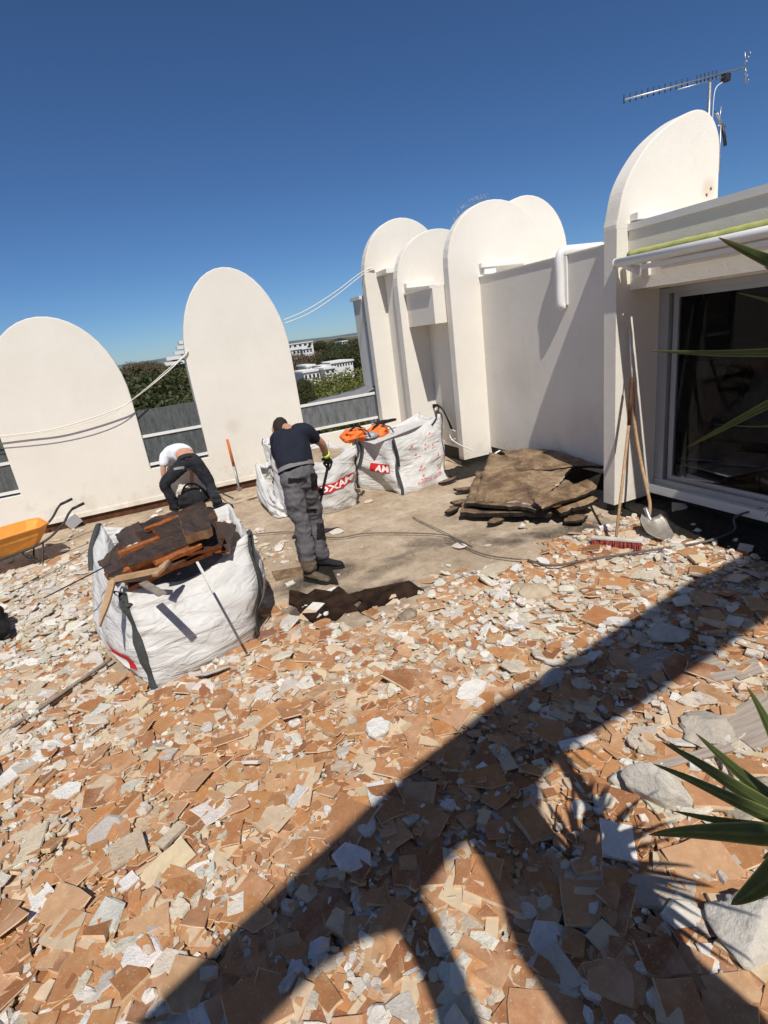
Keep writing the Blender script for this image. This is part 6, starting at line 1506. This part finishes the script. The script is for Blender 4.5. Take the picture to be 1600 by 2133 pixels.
# scaffolding of the old edge at the left: small grey block leaning on the wall
o = obj('grey_block', MB().box(ony(152, 1084, 9.3)+Vector((0, 0, -.02)), (.20, .05, .16), M=Matrix.Rotation(-.5, 3, 'Y')), 'alu'); tag(o, 'small grey metal plate leaning on the parapet behind the wheelbarrow', 'plate')
# washing line
def line(name, pts, r, mat, label, cat): o = obj(name, MB().tube(catmull(pts, 6), r, 6), mat); return tag(o, label, cat)
line('clothesline', [(-2.6, 9.3, 1.62), (-1.9, 9.32, 1.555), (-1.35, 9.3, 1.56), (-.62, 9.28, 1.68), (-.28, 9.27, 1.81), (.25, 9.35, 2.10), (.60, 9.37, 2.33), (.66, 9.385, 2.40)], .010, 'rope', 'white rope slung across the left pier and gap', 'rope')
line('clothesline', [(-2.6, 9.28, 1.60), (-1.5, 9.26, 1.53), (-.7, 9.25, 1.63), (-.2, 9.27, 1.86), (.25, 9.35, 2.13), (.62, 9.38, 2.35)], .006, 'rope', 'thinner rope just under the first one on the left pier', 'rope')
line('clothesline', [ony(590, 667, 9.42), ony(640, 645, 9.40), ony(700, 607, 9.35), ony(752, 568, 9.25), (3.95, 9.18, 3.33)], .008, 'rope', 'upper white rope from the tall pier to the corner fin', 'rope')
line('clothesline', [ony(592, 674, 9.42), ony(645, 652, 9.40), ony(705, 612, 9.35), ony(754, 573, 9.25), (3.95, 9.18, 3.31)], .008, 'rope', 'lower white rope from the tall pier to the corner fin', 'rope')
# cable bundle in the recess and the white hooked cord
ch = thing('cable_bundle', 'black cable bundle hooked in the recess above the right-hand bag', 'cable', (4.5, 8.1, .9))
K = lambda x, y, X=4.50: onx(x, y, X)
for i, pts in enumerate(([(893, 848), (905, 843), (918, 848), (930, 868), (940, 893)], [(896, 852), (908, 845), (922, 853), (934, 876), (944, 898)], [(892, 846), (903, 850), (912, 842)], [(914, 846), (913, 860), (910, 872)], [(900, 846), (893, 856), (891, 872)])):
    obj('cable', MB().tube(catmull([K(*p) for p in pts], 5), .014 if i < 2 else .010, 7), 'black_cloth', ch)
line('white_cord', [onx(*p, 4.36) for p in ((948, 898), (941, 896), (937, 905), (941, 915), (950, 922), (965, 930), (985, 938))], .009, 'pvc', 'bent white cord sticking out of the recess beside the fin', 'cord')
line('white_cord', [onx(*p, 4.37) for p in ((948, 914), (938, 917), (936, 921), (942, 925), (953, 928))], .008, 'pvc', 'small white loop of cord below the bent one', 'cord')
# ================================================================ YUCCAS
def yleaf(base, tip, w_, sag, par, curl=0., fold=.35, up=Vector((0, 0, 1))):
    b, t = Vector(base), Vector(tip); d = t-b; L = d.length; n_ = 22; V = []; T_ = []
    s0 = d.cross(up); s0 = s0.normalized() if s0.length > .02 else Vector((1, 0, 0))
    for i in range(n_+1):
        u = i/n_; p = b.lerp(t, u)+Vector((0, 0, sag*math.sin(math.pi*u)))
        wd = w_*(.45+.55*min(1, u*3.2))*(1-u)**.62 if u > .0 else w_*.45
        wd = max(wd, .0012); nrm = s0.cross(d).normalized()
        wob = s0*.012*L*math.sin(u*5+L*40)*u
        for k_ in (-.5, -.40, -.15, 0, .15, .40, .5):
            V.append(p+wob+s0*wd*k_+nrm*wd*fold*abs(k_)); e_ = abs(k_)
            cc_ = (.36, .37, .12) if e_ > .45 else ((.10, .13, .03) if e_ > .2 else (.07, .095, .022) if e_ > .05 else (.13, .16, .045))
            f_ = min(1, max(0, (u-.90)/.10)); st_ = .85+.3*random.random(); T_.append(tuple((cc_[q]*(1-f_)+(.22, .13, .06)[q]*f_)*st_ for q in range(3)))
    Fc = [[i*7+k, i*7+k+1, (i+1)*7+k+1, (i+1)*7+k] for i in range(n_) for k in range(6)]
    o = obj('leaf', MB().add(V, Fc, 0, True), 'ytint', par, recalc=False); set_tint(o.data, np.array(T_)); return o
def on_ray(px, py, head, L):
    d = Vector(_ray(px, py)); d.normalize(); o_ = Vector((0, 0, H)); oc = o_-head; b = oc.dot(d); c = oc.length_squared-L*L; q = b*b-c
    if q < 0: return o_+d*(-b)
    return o_+d*(-b+math.sqrt(q)*.35)
def yucca(label, foot, head, tips, nrand, seed, L=.55, w_=.045, bad=None):
    t = thing('yucca_plant', label, 'plant', foot, None); hd_ = Vector(head); ft = Vector(foot); rr = random.Random(seed)
    P = catmull([ft, ft.lerp(hd_, .5)+Vector((.04, -.03, 0)), hd_], 6); obj('trunk', MB().tube(P, [.05-.015*i/(len(P)-1) for i in range(len(P))], 12), 'stalk', t)
    for (px, py, l, ww, sg) in tips:
        tp_ = on_ray(px, py, hd_, l); vw = ((hd_+tp_)/2-Vector((0, 0, H))).normalized(); yleaf(hd_, tp_, ww*1.35, sg, t, fold=.22, up=(vw+Vector((0, 0, .35))).normalized())
    k = 0; tries = 0
    while k < nrand and tries < 900:
        tries += 1; v = Vector((rr.gauss(0, 1), rr.gauss(0, 1), rr.gauss(.2, .8))).normalized(); tip = hd_+v*L*rr.uniform(.75, 1.05); tip.z -= .06*rr.random()
        ok = True
        for u in (.35, .6, .8, 1.):
            q = hd_.lerp(tip, u); px, py, z = proj(q)
            if z > .02 and px < 1596 and py < 2160: ok = False
            if z <= .15 and px < 2000: ok = ok and q.y < -.05
        if (tip-Vector((0, 0, H))).length < .45: ok = False
        if not ok: continue
        yleaf(hd_, tip, w_*rr.uniform(.8, 1.1), rr.uniform(0, .05), t); k += 1
    return t
yucca('tall yucca whose yellow-green leaves cross the dark door', (.75, -.25, 0), (1.22, .50, 2.16), [(1352, 735, .52, .020, -.005), (1500, 490, .42, .038, .0), (1430, 930, .50, .024, .02), (1537, 614, .36, .013, 0.), (1488, 883, .42, .007, -.06), (1590, 560, .30, .02, 0)], 26, 5, .40, .03)
yucca('low yucca with dark spiky leaves over the rubble at the right edge', (.85, -.10, 0), (.98, .44, 1.25), [(1378, 1545, .58, .034, .0), (1360, 1592, .55, .030, 0.), (1448, 1530, .50, .034, .0), (1553, 1430, .52, .03, .02), (1352, 1741, .50, .044, .01), (1400, 1690, .42, .022, .0), (1520, 1882, .36, .055, -.02), (1590, 1480, .42, .03, .02), (1585, 1640, .40, .03, .0), (1590, 1790, .42, .032, 0.)], 70, 8, .50, .046)
print('objects', len(bpy.data.objects))
